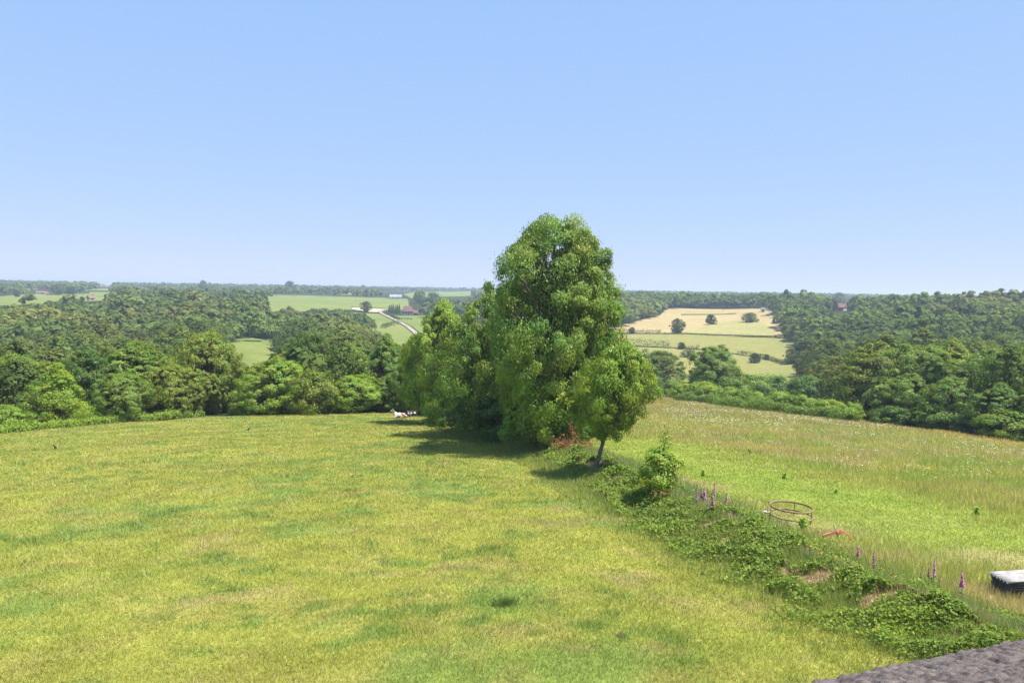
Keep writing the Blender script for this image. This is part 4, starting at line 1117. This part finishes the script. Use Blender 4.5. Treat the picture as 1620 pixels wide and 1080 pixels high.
# ================================================================== FOXGLOVES, WEEDS
BELL = leaf_mat('foxglove_bell', (0.58, 0.22, 0.46), .3, .02)
STEM = leaf_mat('green_stem', (0.10, 0.15, 0.05), .1, .02)
def foxglove_meshes(seed):
    g = np.random.default_rng(seed)
    P = curve_pts((0, 0, 0), (g.normal() * .05, g.normal() * .05, 1.3), 8, 0, g, .012)
    V, F = tubes([(P, np.linspace(.014, .004, 8))], 6); stem = mesh_np('foxglove_stem', V, F, STEM, np.ones((len(V), 3)), True)
    Vs, Fs, Ts, off = [], [], [], 0
    for k in range(46):
        h = g.uniform(.62, 1.26); a = g.normal(0, 1.1) - 1.2; fr = (h - .62) / .64
        L = .075 * (1 - .75 * fr) + .012; r = .024 * (1 - .7 * fr) + .004
        ax = nrm(np.array([math.cos(a), math.sin(a), -.75])); base = np.array([np.interp(h, P[:, 2], P[:, 0]), np.interp(h, P[:, 2], P[:, 1]), h])
        Q = base + ax * np.array([0, .35, .8, 1.0])[:, None] * L
        v, f = tubes([(Q, np.array([.25, .7, .9, 1.15]) * r)], 6); Vs.append(v); Fs.append(f + off); off += len(v)
        t = np.array([1, 1, 1]) * g.uniform(.8, 1.25) if fr < .8 else np.array([.5, 1.3, .5])
        Ts.append(np.repeat(t[None], len(v), 0))
    bells = mesh_np('foxglove_bells', np.concatenate(Vs), np.concatenate(Fs), BELL, np.concatenate(Ts), True)
    n = 26; a = g.uniform(0, 6.28, n); h = g.uniform(.02, .55, n); L = .24 * (1 - h)
    A = np.stack([np.cos(a), np.sin(a), g.uniform(.1, .6, n)], 1); C = np.stack([np.cos(a) * L * .55, np.sin(a) * L * .55, h + .06], 1)
    V, F = leaf_quads(C, A, np.array([0, 0, 1.]) + .3 * rdir(n, g), L * 1.1, L * .42); lv = mesh_np('foxglove_leaves', V, F, STEM, np.ones((len(V), 3)) * 1.1)
    return stem, bells, lv
FOX = [foxglove_meshes(700 + k) for k in range(3)]
for k, (px, ty, by, lab, fat) in enumerate([
    (1102, 766, 804, 'thin purple foxglove spike at the left of the foxglove cluster by the small bank tree', 1.0), (1109, 764, 803, 'purple foxglove second from the left in the cluster by the small bank tree', 1.1), (1114, 765, 805, 'brightest fat pink foxglove in the cluster by the small bank tree', 1.9),
    (1119, 782, 818, 'faint short foxglove in the gap of the cluster', .8), (1128, 757, 800, 'tallest foxglove with its dark tip, back of the cluster', 1.1), (1129, 774, 816, 'thick purple foxglove in front of the tallest one', 1.5), (1138, 780, 816, 'small thin foxglove between two thick ones', .8), (1147, 770, 816, 'purple foxglove at the right end of the cluster', 1.4),
    (1358, 852, 897, 'single violet foxglove between the rusty implement and the roof', 1.2), (1381, 862, 912, 'tall fading foxglove right of the single violet one', 1.1), (1455, 888, 932, 'faded brownish foxglove, leftmost of a small group before the stacked sheets', .9), (1469, 884, 930, 'thin faded foxglove in the middle of the small group', .9), (1476, 874, 932, 'tall dark-tipped foxglove of the small group before the stacked sheets', 1.1), (1485, 903, 942, 'lowest faded foxglove of the small group', .9),
    (1522, 891, 952, 'magenta foxglove with dark leaves nearest the stacked sheets', 1.2)]):
    P = G(px, by)[0]; H = height_to(P, ty) * .88; o = thing('foxglove', lab, 'foxglove', P, 'foxgloves along the bank', rng.uniform(-.6, .6)); s = H / 1.3; o.scale = (s * fat, s * fat, s)
    fm = FOX[k % 3]; link('stem', fm[0], o); b = link('flowers', fm[1], o); link('leaves', fm[2], o)
    f = .75 if 'fad' in lab else 1.0; b.color = (f, f * 1.1, f * .8, 1) if f < 1 else (1, 1, 1, 1)

def weed_mesh(seed):
    g = np.random.default_rng(seed); n = 130; a = g.uniform(0, 6.28, n); h = g.uniform(.03, .62, n) ; L = .26 * (1.05 - h) + .05
    C = np.stack([np.cos(a) * L * .5, np.sin(a) * L * .5, h + .03], 1); A = np.stack([np.cos(a), np.sin(a), g.uniform(-.1, .9, n)], 1)
    V, F = leaf_quads(C, A, np.array([0, 0, 1.]) + .5 * rdir(n, g), L, L * .36)
    return mesh_np('weed_leaves', V, F, BRAMBLE, np.repeat(g.normal(1.7, .2, (n, 1)).clip(.8, 2.4), 4, 0)), mesh_np('weed_stem', *tubes([(curve_pts((0, 0, 0), (.05, .02, .72), 6, 0, g, .02), np.linspace(.012, .005, 6)), (curve_pts((.02, .01, .3), (.18, -.05, .6), 4, 0, g, .02), np.linspace(.008, .003, 4))], 5), STEM, None, True)
WEED = [weed_mesh(720), weed_mesh(721)]
for k, (px, py, s, lab) in enumerate([(1186, 717, 1.2, 'faint green weed at the far rim of the bright meadow strip'),
    (1241, 758, 1.1, 'dark low weed in the bright strip above the ring feeder'), (1323, 781, .8, 'flat dark weed in the bright strip right of the ring feeder'), (1112, 753, 1.1, 'single weed in the bright strip above the foxglove cluster'), (1270, 838, 1.5, 'leafy weed in front of the ring feeder'), (1545, 815, 1.2, 'bushy weed at the lower rim of the tall grass')]):
    o = thing('weed', lab, 'weed', G(px, py)[0], 'single weeds in the grass', rng.uniform(0, 6)); o.scale = (s * .62, s * .62, s * .55)
    link('leaves', WEED[k % 2][0], o); link('stem', WEED[k % 2][1], o)

P = G(800, 957)[0]; gg = np.random.default_rng(77); n = 420
V, F, c = blades(P[0] + gg.normal(0, .16, n), P[1] + gg.normal(0, .13, n), gg.uniform(.12, .32, n), gg.uniform(.01, .02, n), np.array([[.10, .155, .035]]) * gg.normal(1, .2, (n, 1)).clip(.5, 1.6), gg.uniform(.2, .9, n), gg)
tag(link('grass_tuft', mesh_np('grass_tuft', V - P, F, BLADE, c), None, P), 'taller dark-green grass tuft alone in the lower middle of the pasture', 'grass tuft')
# dropping on the pasture
bm = bmesh.new(); bmesh.ops.create_icosphere(bm, subdivisions=3, radius=.14)
for v in bm.verts:
    q = 1 + .5 * (float(fbm(v.co.x * 1 + 5, v.co.y + 3, .09, 2, 5)) - .5); v.co = Vector((v.co.x * q * 1.1, v.co.y * q, max(v.co.z, -.02) * .45 * q))
me = bpy.data.meshes.new('cow_dropping'); bm.to_mesh(me); bm.free(); me.materials.append(solid_mat('dung', (0.10, 0.07, 0.045), .9, .3, 20))
tag(link('cow_dropping', me, None, G(982, 1006)[0]), 'small brown cow dropping alone on the lower pasture', 'cow dropping')

# ================================================================== FARM THINGS
RUST = solid_mat('rusty_iron', (0.44, 0.28, 0.18), .85, .4, 14, (0.30, 0.17, 0.11), bump=.3)
RUSTP = solid_mat('pale_rusty_iron', (0.40, 0.29, 0.19), .85, .35, 10, (0.27, 0.16, 0.10), bump=.3)
ORANGE = solid_mat('orange_rust', (0.66, 0.29, 0.16), .85, .4, 12, (0.50, 0.20, 0.11), bump=.3)
def ring_mesh(r, hh, tt, mat, seg=64, ripple=.0):
    th = np.linspace(0, 2 * math.pi, seg, endpoint=False); V = []
    prof = [(-tt, -hh), (tt, -hh), (tt * 1.6, 0), (tt, hh), (-tt, hh), (-tt * 1.2, 0)]
    for t in th:
        rr = r + ripple * math.sin(3 * t)
        for a, b in prof: V.append(((rr + a) * math.cos(t), (rr + a) * math.sin(t), b))
    m = len(prof); F = []
    for i in range(seg):
        for j in range(m): F.append((i * m + j, ((i + 1) % seg) * m + j, ((i + 1) % seg) * m + (j + 1) % m, i * m + (j + 1) % m))
    return mesh_np('ring', np.array(V), np.array(F), mat, None, True)
P, dd = G(1250, 823); rad = 31.0 / FPX * dd
o = thing('ring_feeder', 'rusty round cattle feeder of two iron hoops standing in the meadow grass', 'feeder', P); o.rotation_euler = (R(1.5), R(2.5), 0)
link('upper_hoop', ring_mesh(rad, .038, .014, RUST), o, (0, 0, .60)); link('lower_hoop', ring_mesh(rad * 1.01, .028, .012, RUSTP), o, (.02, 0, .24))
for k, a in enumerate((R(182), R(62), R(-38), R(120), R(-95))):
    c, s_ = math.cos(a), math.sin(a)
    V, F = tubes([(np.array([[rad * c * 1.005, rad * s_ * 1.005, .0], [rad * c, rad * s_, .25], [rad * c * .995, rad * s_ * .995, .64]]), [.02] * 3)], 8)
    if k in (0, 1, 2): link('upright', mesh_np('upright', V, F, RUST if k < 2 else RUSTP, None, True), o)

def bar(p, q, w_, h_, mat, name):
    p, q = Vector(p), Vector(q); d = (q - p); L = d.length
    bm = bmesh.new(); bmesh.ops.create_cube(bm, size=1.0)
    bmesh.ops.scale(bm, vec=(L, w_, h_), verts=bm.verts); bmesh.ops.bevel(bm, geom=bm.edges[:], offset=min(w_, h_) * .15, segments=2, affect='EDGES')
    bmesh.ops.transform(bm, matrix=Matrix.Translation((p + q) / 2) @ d.to_track_quat('X', 'Z').to_matrix().to_4x4(), verts=bm.verts)
    me = bpy.data.meshes.new(name); bm.to_mesh(me); bm.free(); me.materials.append(mat); return me
P, dd = G(1322, 857)
o = thing('rusty_implement', 'broken orange-rusted farm implement with a curved arm lying in the meadow grass', 'farm implement', P)
link('beam', bar((-.52, 0, .22), (.10, .05, .42), .10, .11, ORANGE, 'beam'), o)
link('bracket', bar((.02, .02, .33), (.20, .06, .45), .16, .17, ORANGE, 'bracket'), o)
V, F = tubes([(np.array([[.14, .05, .44], [.30, .05, .42], [.46, .03, .34], [.57, .02, .22], [.60, .0, .06]]), [.028, .027, .025, .022, .018])], 8); link('curved_arm', mesh_np('curved_arm', V, F, ORANGE, None, True), o)
V, F = tubes([(np.array([[.16, -.05, .40], [.32, -.08, .36], [.48, -.08, .27], [.56, -.08, .15]]), [.018] * 4)], 8); link('lower_arm', mesh_np('lower_arm', V, F, ORANGE, None, True), o)
V, F = tubes([(np.array([[-.08, .06, .66], [.02, .0, .42], [.10, -.06, .0]]), [.016] * 3)], 8); link('lever', mesh_np('lever', V, F, RUSTP, None, True), o)

prof = [(0, .012), (.07, .012), (.10, .05), (.115, .085), (.125, .085), (.11, .045), (.075, .0), (0, .0)]
th = np.linspace(0, 2 * math.pi, 24, endpoint=False); V = np.array([[r * math.cos(t), r * math.sin(t), z] for r, z in prof for t in th]); F = np.array([[i * 24 + j, i * 24 + (j + 1) % 24, (i + 1) * 24 + (j + 1) % 24, (i + 1) * 24 + j] for i in range(len(prof) - 1) for j in range(24)])
P = G(1212, 817)[0]
tag(link('white_bowl', mesh_np('white_bowl', V, F, solid_mat('white_plastic', (.78, .78, .76), .5, .1), None, True), None, P + np.array([0, 0, .16])), 'small white bowl in the grass left of the ring feeder', 'bowl')

# stacked corrugated sheets at the right border
SHEETM = solid_mat('fibre_cement', (0.56, 0.53, 0.50), .85, .22, 3.0, (0.40, 0.38, 0.36), bump=.2)
SHEETD = solid_mat('shaded_fibre_cement', (0.20, 0.195, 0.20), .9, .35, 4.0, (0.11, 0.11, 0.115), bump=.3)  # darker copy for the lower sheets; shade on the stack put into the colour
def sheet_mesh(L, mat, wd=.93, th=.007, seed=0):
    g = np.random.default_rng(seed); nu = 63; nv = 10; u = np.linspace(0, wd, nu); v = np.linspace(0, L, nv)
    U, Vv = np.meshgrid(u, v, indexing='ij'); W_ = .040 * np.cos(U / .155 * 2 * math.pi) + .01 * np.sin(Vv * 1.1 + seed)
    top = np.stack([U, Vv, W_ + th], -1).reshape(-1, 3); bot = np.stack([U, Vv, W_], -1).reshape(-1, 3); F = []
    n = nu * nv; idx = lambda i, j: i * nv + j
    for i in range(nu - 1):
        for j in range(nv - 1):
            F.append((idx(i, j), idx(i + 1, j), idx(i + 1, j + 1), idx(i, j + 1))); F.append((n + idx(i, j + 1), n + idx(i + 1, j + 1), n + idx(i + 1, j), n + idx(i, j)))
    for i in range(nu - 1):
        F.append((idx(i + 1, 0), idx(i, 0), n + idx(i, 0), n + idx(i + 1, 0))); F.append((idx(i, nv - 1), idx(i + 1, nv - 1), n + idx(i + 1, nv - 1), n + idx(i, nv - 1)))
    for j in range(nv - 1):
        F.append((idx(0, j), idx(0, j + 1), n + idx(0, j + 1), n + idx(0, j))); F.append((idx(nu - 1, j + 1), idx(nu - 1, j), n + idx(nu - 1, j), n + idx(nu - 1, j + 1)))
    return mesh_np('corrugated_sheet', np.concatenate([top, bot]), np.array(F), mat, None, True)
A = G0(1567, 930, terr0)[0]; B = G0(1604, 946, terr0)[0]; wdir = nrm((B - A) * [1, 1, 0]); ang = math.atan2(wdir[1], wdir[0])
base = np.array([A[0], A[1], float(terr(A[:1], A[1:2])[0])])
NAMES = ['bottom', 'second from the bottom', 'third from the bottom', 'fourth from the bottom', 'fifth from the bottom', 'sixth from the bottom', 'next to topmost', 'white sunlit topmost']
for k in range(8):
    o = link('corrugated_sheet', sheet_mesh(2.9, SHEETM if k == 7 else SHEETD, seed=k), None, base + np.array([rng.normal() * .012, rng.normal() * .02, .07 + .064 * k + (.022 if k == 7 else 0)]) - (np.array([-wdir[1], wdir[0], 0]) * .10 if k == 7 else 0))
    o.rotation_euler = (R(2), R(0), ang + rng.normal() * .012)
    tag(o, f'{NAMES[k]} corrugated sheet of the tall stack at the right border', 'corrugated sheet', 'stacked corrugated sheets')
ldir = np.array([-wdir[1], wdir[0], 0]); base2 = base + wdir * 1.02 + ldir * .55
base2[2] = float(terr(base2[:1], base2[1:2])[0])
for k in range(4):
    o = link('corrugated_sheet', sheet_mesh(2.6, SHEETM if k == 3 else SHEETD, seed=20 + k), None, base2 + np.array([rng.normal() * .015, rng.normal() * .02, .07 + .052 * k]))
    o.rotation_euler = (R(2), 0, ang + rng.normal() * .015)
    tag(o, f"{['bottom', 'second', 'third', 'grey top'][k]} corrugated sheet of the lower stack in front at the right border", 'corrugated sheet', 'stacked corrugated sheets')

# ------------------------------------------------------------------ the shed roof below the viewpoint
def roof_material():
    m, nt, out = new_mat('weathered_roof'); geo = N(nt, 'ShaderNodeNewGeometry')
    f = noise(nt, 7, 6, geo.outputs['Position'], .65); c = ramp(nt, f, [(.30, (.022, .018, .02)), (.47, (.10, .082, .078)), (.72, (.17, .145, .125))])
    f2 = noise(nt, 22, 4, geo.outputs['Position'], .6); c = mixc(nt, ramp(nt, f2, [(.58, (0, 0, 0)), (.70, (.55, .55, .55))]), c, (.17, .155, .11))
    f3 = noise(nt, 60, 3, geo.outputs['Position'], .6); c = mixc(nt, 1.0, c, ramp(nt, f3, [(.3, (.65,) * 3), (.7, (1.3,) * 3)]), 'MULTIPLY')
    p = N(nt, 'ShaderNodeBsdfPrincipled'); p.inputs['Roughness'].default_value = .95; p.inputs['Specular IOR Level'].default_value = .1; nt.links.new(c, p.inputs['Base Color'])
    b = N(nt, 'ShaderNodeBump'); b.inputs['Strength'].default_value = .6; b.inputs['Distance'].default_value = .02; nt.links.new(f3, b.inputs['Height']); nt.links.new(b.outputs[0], p.inputs['Normal'])
    nt.links.new(p.outputs[0], out.inputs[0]); return m
def at_z(px, py, z): v = ray(px, py); t = z / v[2]; return v * t
EZ = -4.1
A = at_z(1288, 1082, EZ); B = at_z(1640, 1010, EZ); u = nrm(B - A); vdir = np.array([u[1], -u[0], 0.0]); vdir = vdir if vdir[1] < 0 else -vdir
slope = math.tan(R(13))
U, Vv = np.meshgrid(np.arange(-2.2, 5.2, .018), np.arange(0, 4.2, .02), indexing='ij')
ed = .05 * (fbm(U, U * 0, .35, 3, 801) - .5)
hgt = .013 * np.cos(U / .177 * 2 * math.pi) + 0.04 * (fbm(U, Vv * 1.3, .15, 4, 802) - .5) + .06 * np.clip(fbm(U * .8, Vv * 1.5, .08, 2, 803) - .5, -.3, .3)
Vd = Vv + ed * (Vv < .3)
Pm = A[None, None] + u * U[..., None] + vdir * Vd[..., None]; Pm[..., 2] += Vd * slope + hgt
n, m = U.shape; i = np.arange(n - 1)[:, None] * m; j = np.arange(m - 1)[None]; F = np.stack([i + j, i + m + j, i + m + j + 1, i + j + 1], -1).reshape(-1, 4)
mid = A + u * 1.5 + vdir * 2.0; gz = float(terr(mid[:1], mid[1:2])[0])
o = thing('shed', 'shed just below with a rough grey-mauve lichen-covered corrugated roof', 'shed', (mid[0], mid[1], gz))
org = np.array([mid[0], mid[1], gz])
V = Pm.reshape(-1, 3); Fr = F
rf = link('roof', mesh_np('roof', V - org, Fr, roof_material(), None, True), o); sl_ = rf.modifiers.new('thickness', 'SOLIDIFY'); sl_.thickness = .03; sl_.offset = -1
WALLM = solid_mat('shed_wall', (.34, .30, .26), .9, .3, 3, bump=.4)
c4 = [A + u * a + vdir * b for a, b in ((-1.95, .3), (4.95, .3), (4.95, 4.0), (-1.95, 4.0))]
Vw = [np.array([p[0], p[1], gz - 1.2]) - org for p in c4] + [np.array([p[0], p[1], EZ + slope * b - .08]) - org for p, b in zip(c4, (.3, .3, 4.0, 4.0))]
link('wall', mesh_np('wall', np.array(Vw), np.array([[0, 1, 5, 4], [1, 2, 6, 5], [2, 3, 7, 6], [3, 0, 4, 7]]), WALLM), o)

# ------------------------------------------------------------------ far houses and poles
ROOF_R = solid_mat('red_tiles', (.36, .19, .14), .9, .3, .8); ROOF_B = solid_mat('brown_tiles', (.25, .145, .12), .9, .3, .8); ROOF_G = solid_mat('grey_sheet_roof', (.40, .39, .42), .7, .15, .3); ROOF_S = solid_mat('slate', (.22, .23, .27), .7, .2, .6)
CREAM = solid_mat('cream_render', (.66, .60, .50), .9, .1, .5); WHITE = solid_mat('white_render', (.78, .75, .70), .9, .08, .5); WOODB = solid_mat('timber', (.12, .08, .055), .9, .2, 2); PANE = solid_mat('window_glass', (.05, .06, .07), .15, .1); BRICKM = solid_mat('brick', (.34, .17, .12), .9, .3, 2)
def box(x0, x1, y0, y1, z0, z1):
    return np.array([[x, y, z] for z in (z0, z1) for x, y in ((x0, y0), (x1, y0), (x1, y1), (x0, y1))]), np.array([[3, 2, 1, 0], [4, 5, 6, 7], [0, 1, 5, 4], [1, 2, 6, 5], [2, 3, 7, 6], [3, 0, 4, 7]])
def bxs(name, boxes, mat, parent):
    V, F, off = [], [], 0
    for b in boxes:
        v, f = box(*b); V.append(v); F.append(f + off); off += 8
    return link(name, mesh_np(name, np.concatenate(V), np.concatenate(F), mat), parent)
def gable(name, L, Wd, z, h, over, hip, mat, parent):
    a, b = L / 2 + over, Wd / 2 + over; r_ = L / 2 + over - hip
    V = np.array([[-a, -b, z], [a, -b, z], [a, b, z], [-a, b, z], [-r_, 0, z + h], [r_, 0, z + h], [-a, -b, z - .25], [a, -b, z - .25], [a, b, z - .25], [-a, b, z - .25]], float)
    me = bpy.data.meshes.new(name); me.from_pydata(V.tolist(), [], [(0, 1, 5, 4), (2, 3, 4, 5), (1, 2, 5), (3, 0, 4), (6, 7, 1, 0), (7, 8, 2, 1), (8, 9, 3, 2), (9, 6, 0, 3), (9, 8, 7, 6)]); me.materials.append(mat); return link(name, me, parent)
def house(label, px, py, wpx, Wd, wh, rh, wall, roof, cat='house', name='house', rot=0.0, hip=0.0, chimney=True, nwin=3, timber=False, group=None):
    P, d = G(px, py); L = wpx / FPX * d; az = math.atan2(P[0], P[1])
    o = thing(name, label, cat, P, group, -az + rot)
    bxs('wall', [(-L / 2, L / 2, -Wd / 2, Wd / 2, -1.5, wh)], wall, o)
    rf = gable('roof', L, Wd, wh + .26, rh, .5, hip, roof, o)
    if chimney: bxs('chimney', [(L * .28, L * .28 + .9, -.4, .5, wh + rh * .5, wh + rh + 1.0)], BRICKM, rf)
    for k in range(nwin):
        x = -L / 2 + L * (k + .7) / (nwin + .4); w0 = bxs('window', [(x - .6, x + .6, -Wd / 2 - .04, -Wd / 2 + .02, wh * .38, wh * .82)], PANE, o)
    bxs('door', [(L * .05 - .5, L * .05 + .5, -Wd / 2 - .05, -Wd / 2 + .02, 0, min(2.1, wh * .8))], WOODB, o)
    if timber:
        bs = [(x - .12, x + .12, -Wd / 2 - .06, -Wd / 2 + .01, 0, wh - .02) for x in np.linspace(-L / 2 + .2, L / 2 - .2, 8)] + [(-L / 2 + .4, L / 2 - .4, -Wd / 2 - .075, -Wd / 2 + .005, .05, .4)]
        bxs('timber_frame', bs, WOODB, o)
    return o
house('timbered farmhouse with a broad brown-red roof beside the winding lane', 645, 498.5, 18, 8, 3.6, 4.8, WHITE, ROOF_B, 'farmhouse', 'farmhouse', hip=2.5, nwin=4, timber=True)
house('low brick lean-to at the right end of the timbered farmhouse', 657.5, 499.5, 6, 6, 2.6, 2.6, BRICKM, ROOF_B, 'outbuilding', 'outbuilding', hip=0, chimney=False, nwin=1)
house('long barn with a pale grey roof above the timbered farmhouse', 626, 473.5, 18, 11, 3.4, 3.6, WHITE, ROOF_G, 'barn', 'barn', chimney=False, nwin=2)
house('long white bungalow on the far pale field at the left', 66, 466.5, 13, 8, 2.9, 1.9, WHITE, ROOF_R, nwin=4)
house('low pale outbuilding right of the white bungalow', 78, 467, 9, 7, 2.0, 1.4, CREAM, ROOF_R, 'outbuilding', 'outbuilding', nwin=2, chimney=False)
house('red-roofed house at the right end of the far pale field', 143.5, 475.5, 7, 7, 2.4, 2.8, CREAM, ROOF_R, rot=.4, nwin=2)
house('red-roofed house half sunk in the wood on the right hillside', 1331, 491.5, 11, 8, 2.8, 3.4, CREAM, ROOF_R, rot=-.35, nwin=3)
house('pale house with a pinkish roof among the trees left of the hill pasture', 356, 465, 10, 8, 3.4, 3.0, WHITE, ROOF_B, nwin=2)
house('grey-roofed house nearest the hill pasture', 394, 467.5, 11, 9, 3.6, 3.4, CREAM, ROOF_S, nwin=2)
house('small white-walled hut at the top corner of the gold field', 1207, 494, 5, 5, 2.6, 1.6, WHITE, ROOF_S, 'hut', 'hut', nwin=1, chimney=False)
for k, (px, py, w_, r_, lab) in enumerate([(163, 453, 9, ROOF_R, 'distant house with a pink roof, left of a pair on the horizon plain'), (172, 453.5, 8, ROOF_G, 'distant white house right of the pink-roofed one on the horizon plain'), (222, 461, 6, ROOF_S, 'distant white cottage left of its twin below the horizon'), (229, 462, 6, ROOF_B, 'distant cream cottage right of the white one below the horizon'), (306, 459, 4, ROOF_S, 'tiny pale house by the tall tree on the horizon'), (180, 457, 5, ROOF_R, 'tiny pink gable below the pair of distant houses')]):
    house(lab, px, py, w_, 9, 4.0, 3.2, WHITE, r_, nwin=2, group='houses of the far plain', chimney=False)
for lab, px, base, top in (('slim wooden electricity pole behind the straw-gold field', 1144, 493, 479), ('electricity pole at the edge of the field below the lane bend', 623, 517, 503), ('electricity pole at the left corner of the straw-gold field', 1040, 490, 480)):
    P = G(px, base)[0]; H = height_to(P, top); o = thing('electricity_pole', lab, 'electricity pole', P, 'poles of the power line')
    V, F = tubes([(np.array([[0, 0, -.5], [0, 0, H]]), [.22, .15])], 8); link('post', mesh_np('post', V, F, PALEBARK, None, True), o)
    link('crossarm', bar((-.9, 0, H - .5), (.9, 0, H - .5), .16, .16, PALEBARK, 'crossarm'), o)
for k, px in enumerate((616, 619, 622, 625.5, 628.5, 631.5)):
    put(CONE, 'conifer', f"{['leftmost', 'second', 'third', 'fourth', 'fifth', 'rightmost'][k]} of the six dark slim conifers left of the timbered farmhouse", px, 482 - (k % 3), 4.2, 'dark', base=496, group='conifers by the farmhouse')

# ================================================================== LIGHT, SKY, CAMERA
SUN_EL, SUN_AZ = R(63), R(104)       # azimuth clockwise from +Y (view direction): sun high on the right
w = bpy.data.worlds.new('World'); scene.world = w; w.use_nodes = True
nt = w.node_tree; bg = nt.nodes['Background']
sky = nt.nodes.new('ShaderNodeTexSky'); sky.sky_type = 'NISHITA'; sky.sun_disc = False
sky.sun_elevation = SUN_EL; sky.sun_rotation = SUN_AZ
sky.altitude = 150; sky.air_density = 0.6; sky.dust_density = 0.0; sky.ozone_density = 4.0
# the sky's very steep brightness ramp toward the horizon, softened channel by channel as a camera records it
sep = nt.nodes.new('ShaderNodeSeparateColor'); comb = nt.nodes.new('ShaderNodeCombineColor')
nt.links.new(sky.outputs[0], sep.inputs[0])
for k, (pw, sc) in enumerate(((0.35, 0.50), (0.21, 0.53), (0.10, 0.71))):
    m0 = nt.nodes.new('ShaderNodeMath'); m0.operation = 'MULTIPLY'; m0.inputs[1].default_value = 0.15
    m1 = nt.nodes.new('ShaderNodeMath'); m1.operation = 'POWER'; m1.inputs[1].default_value = pw
    m2 = nt.nodes.new('ShaderNodeMath'); m2.operation = 'MULTIPLY'; m2.inputs[1].default_value = sc * 0.575 / 0.15
    nt.links.new(sep.outputs[k], m0.inputs[0]); nt.links.new(m0.outputs[0], m1.inputs[0]); nt.links.new(m1.outputs[0], m2.inputs[0])
    nt.links.new(m2.outputs[0], comb.inputs[k])
nt.links.new(comb.outputs[0], bg.inputs[0]); bg.inputs[1].default_value = 0.15
sd = bpy.data.lights.new('sun', 'SUN'); sd.energy = 4.2; sd.angle = R(0.5); sd.color = (1.0, 0.955, 0.88)
so = bpy.data.objects.new('sun', sd); COL.objects.link(so)
dv = Vector((math.sin(SUN_AZ) * math.cos(SUN_EL), math.cos(SUN_AZ) * math.cos(SUN_EL), math.sin(SUN_EL)))
so.rotation_euler = dv.to_track_quat('Z', 'Y').to_euler()

if HAZE:
    m, nt, out = new_mat('haze_air')
    pv = nt.nodes.new('ShaderNodeVolumePrincipled')
    pv.inputs['Color'].default_value = (0.72, 0.84, 1.0, 1); pv.inputs['Density'].default_value = HAZE; pv.inputs['Anisotropy'].default_value = 0.2
    nt.links.new(pv.outputs[0], out.inputs['Volume'])
    hb = 9800.0; V = np.array([[sx * hb, sy * hb, z] for z in (-60, 22) for sx, sy in ((-1, -1), (1, -1), (1, 1), (-1, 1))], float)
    F = np.array([[3, 2, 1, 0], [4, 5, 6, 7], [0, 1, 5, 4], [1, 2, 6, 5], [2, 3, 7, 6], [3, 0, 4, 7]])
    tag(link('haze', mesh_np('haze', V, F, m)), 'thin blue summer haze over the far country', 'haze', kind='stuff')

cam = bpy.data.cameras.new('camera'); co = bpy.data.objects.new('camera', cam); COL.objects.link(co)
cam.sensor_width = 36; cam.lens = 36 * FPX / 1620; cam.clip_start = 0.1; cam.clip_end = 40000
M = Matrix(((cr[0], cu[0], -fwd[0], 0), (cr[1], cu[1], -fwd[1], 0), (cr[2], cu[2], -fwd[2], 0), (0, 0, 0, 1)))
co.matrix_world = M
scene.camera = co
vs = scene.view_settings; vs.view_transform = 'Standard'; vs.look = 'None'; vs.exposure = EXPO; vs.gamma = 1; vs.use_curve_mapping = False
scene.cycles.max_bounces = 6; scene.cycles.diffuse_bounces = 4; scene.cycles.transmission_bounces = 4; scene.cycles.glossy_bounces = 2
scene.cycles.volume_bounces = 0; scene.cycles.transparent_max_bounces = 8
scene.cycles.use_denoising = True
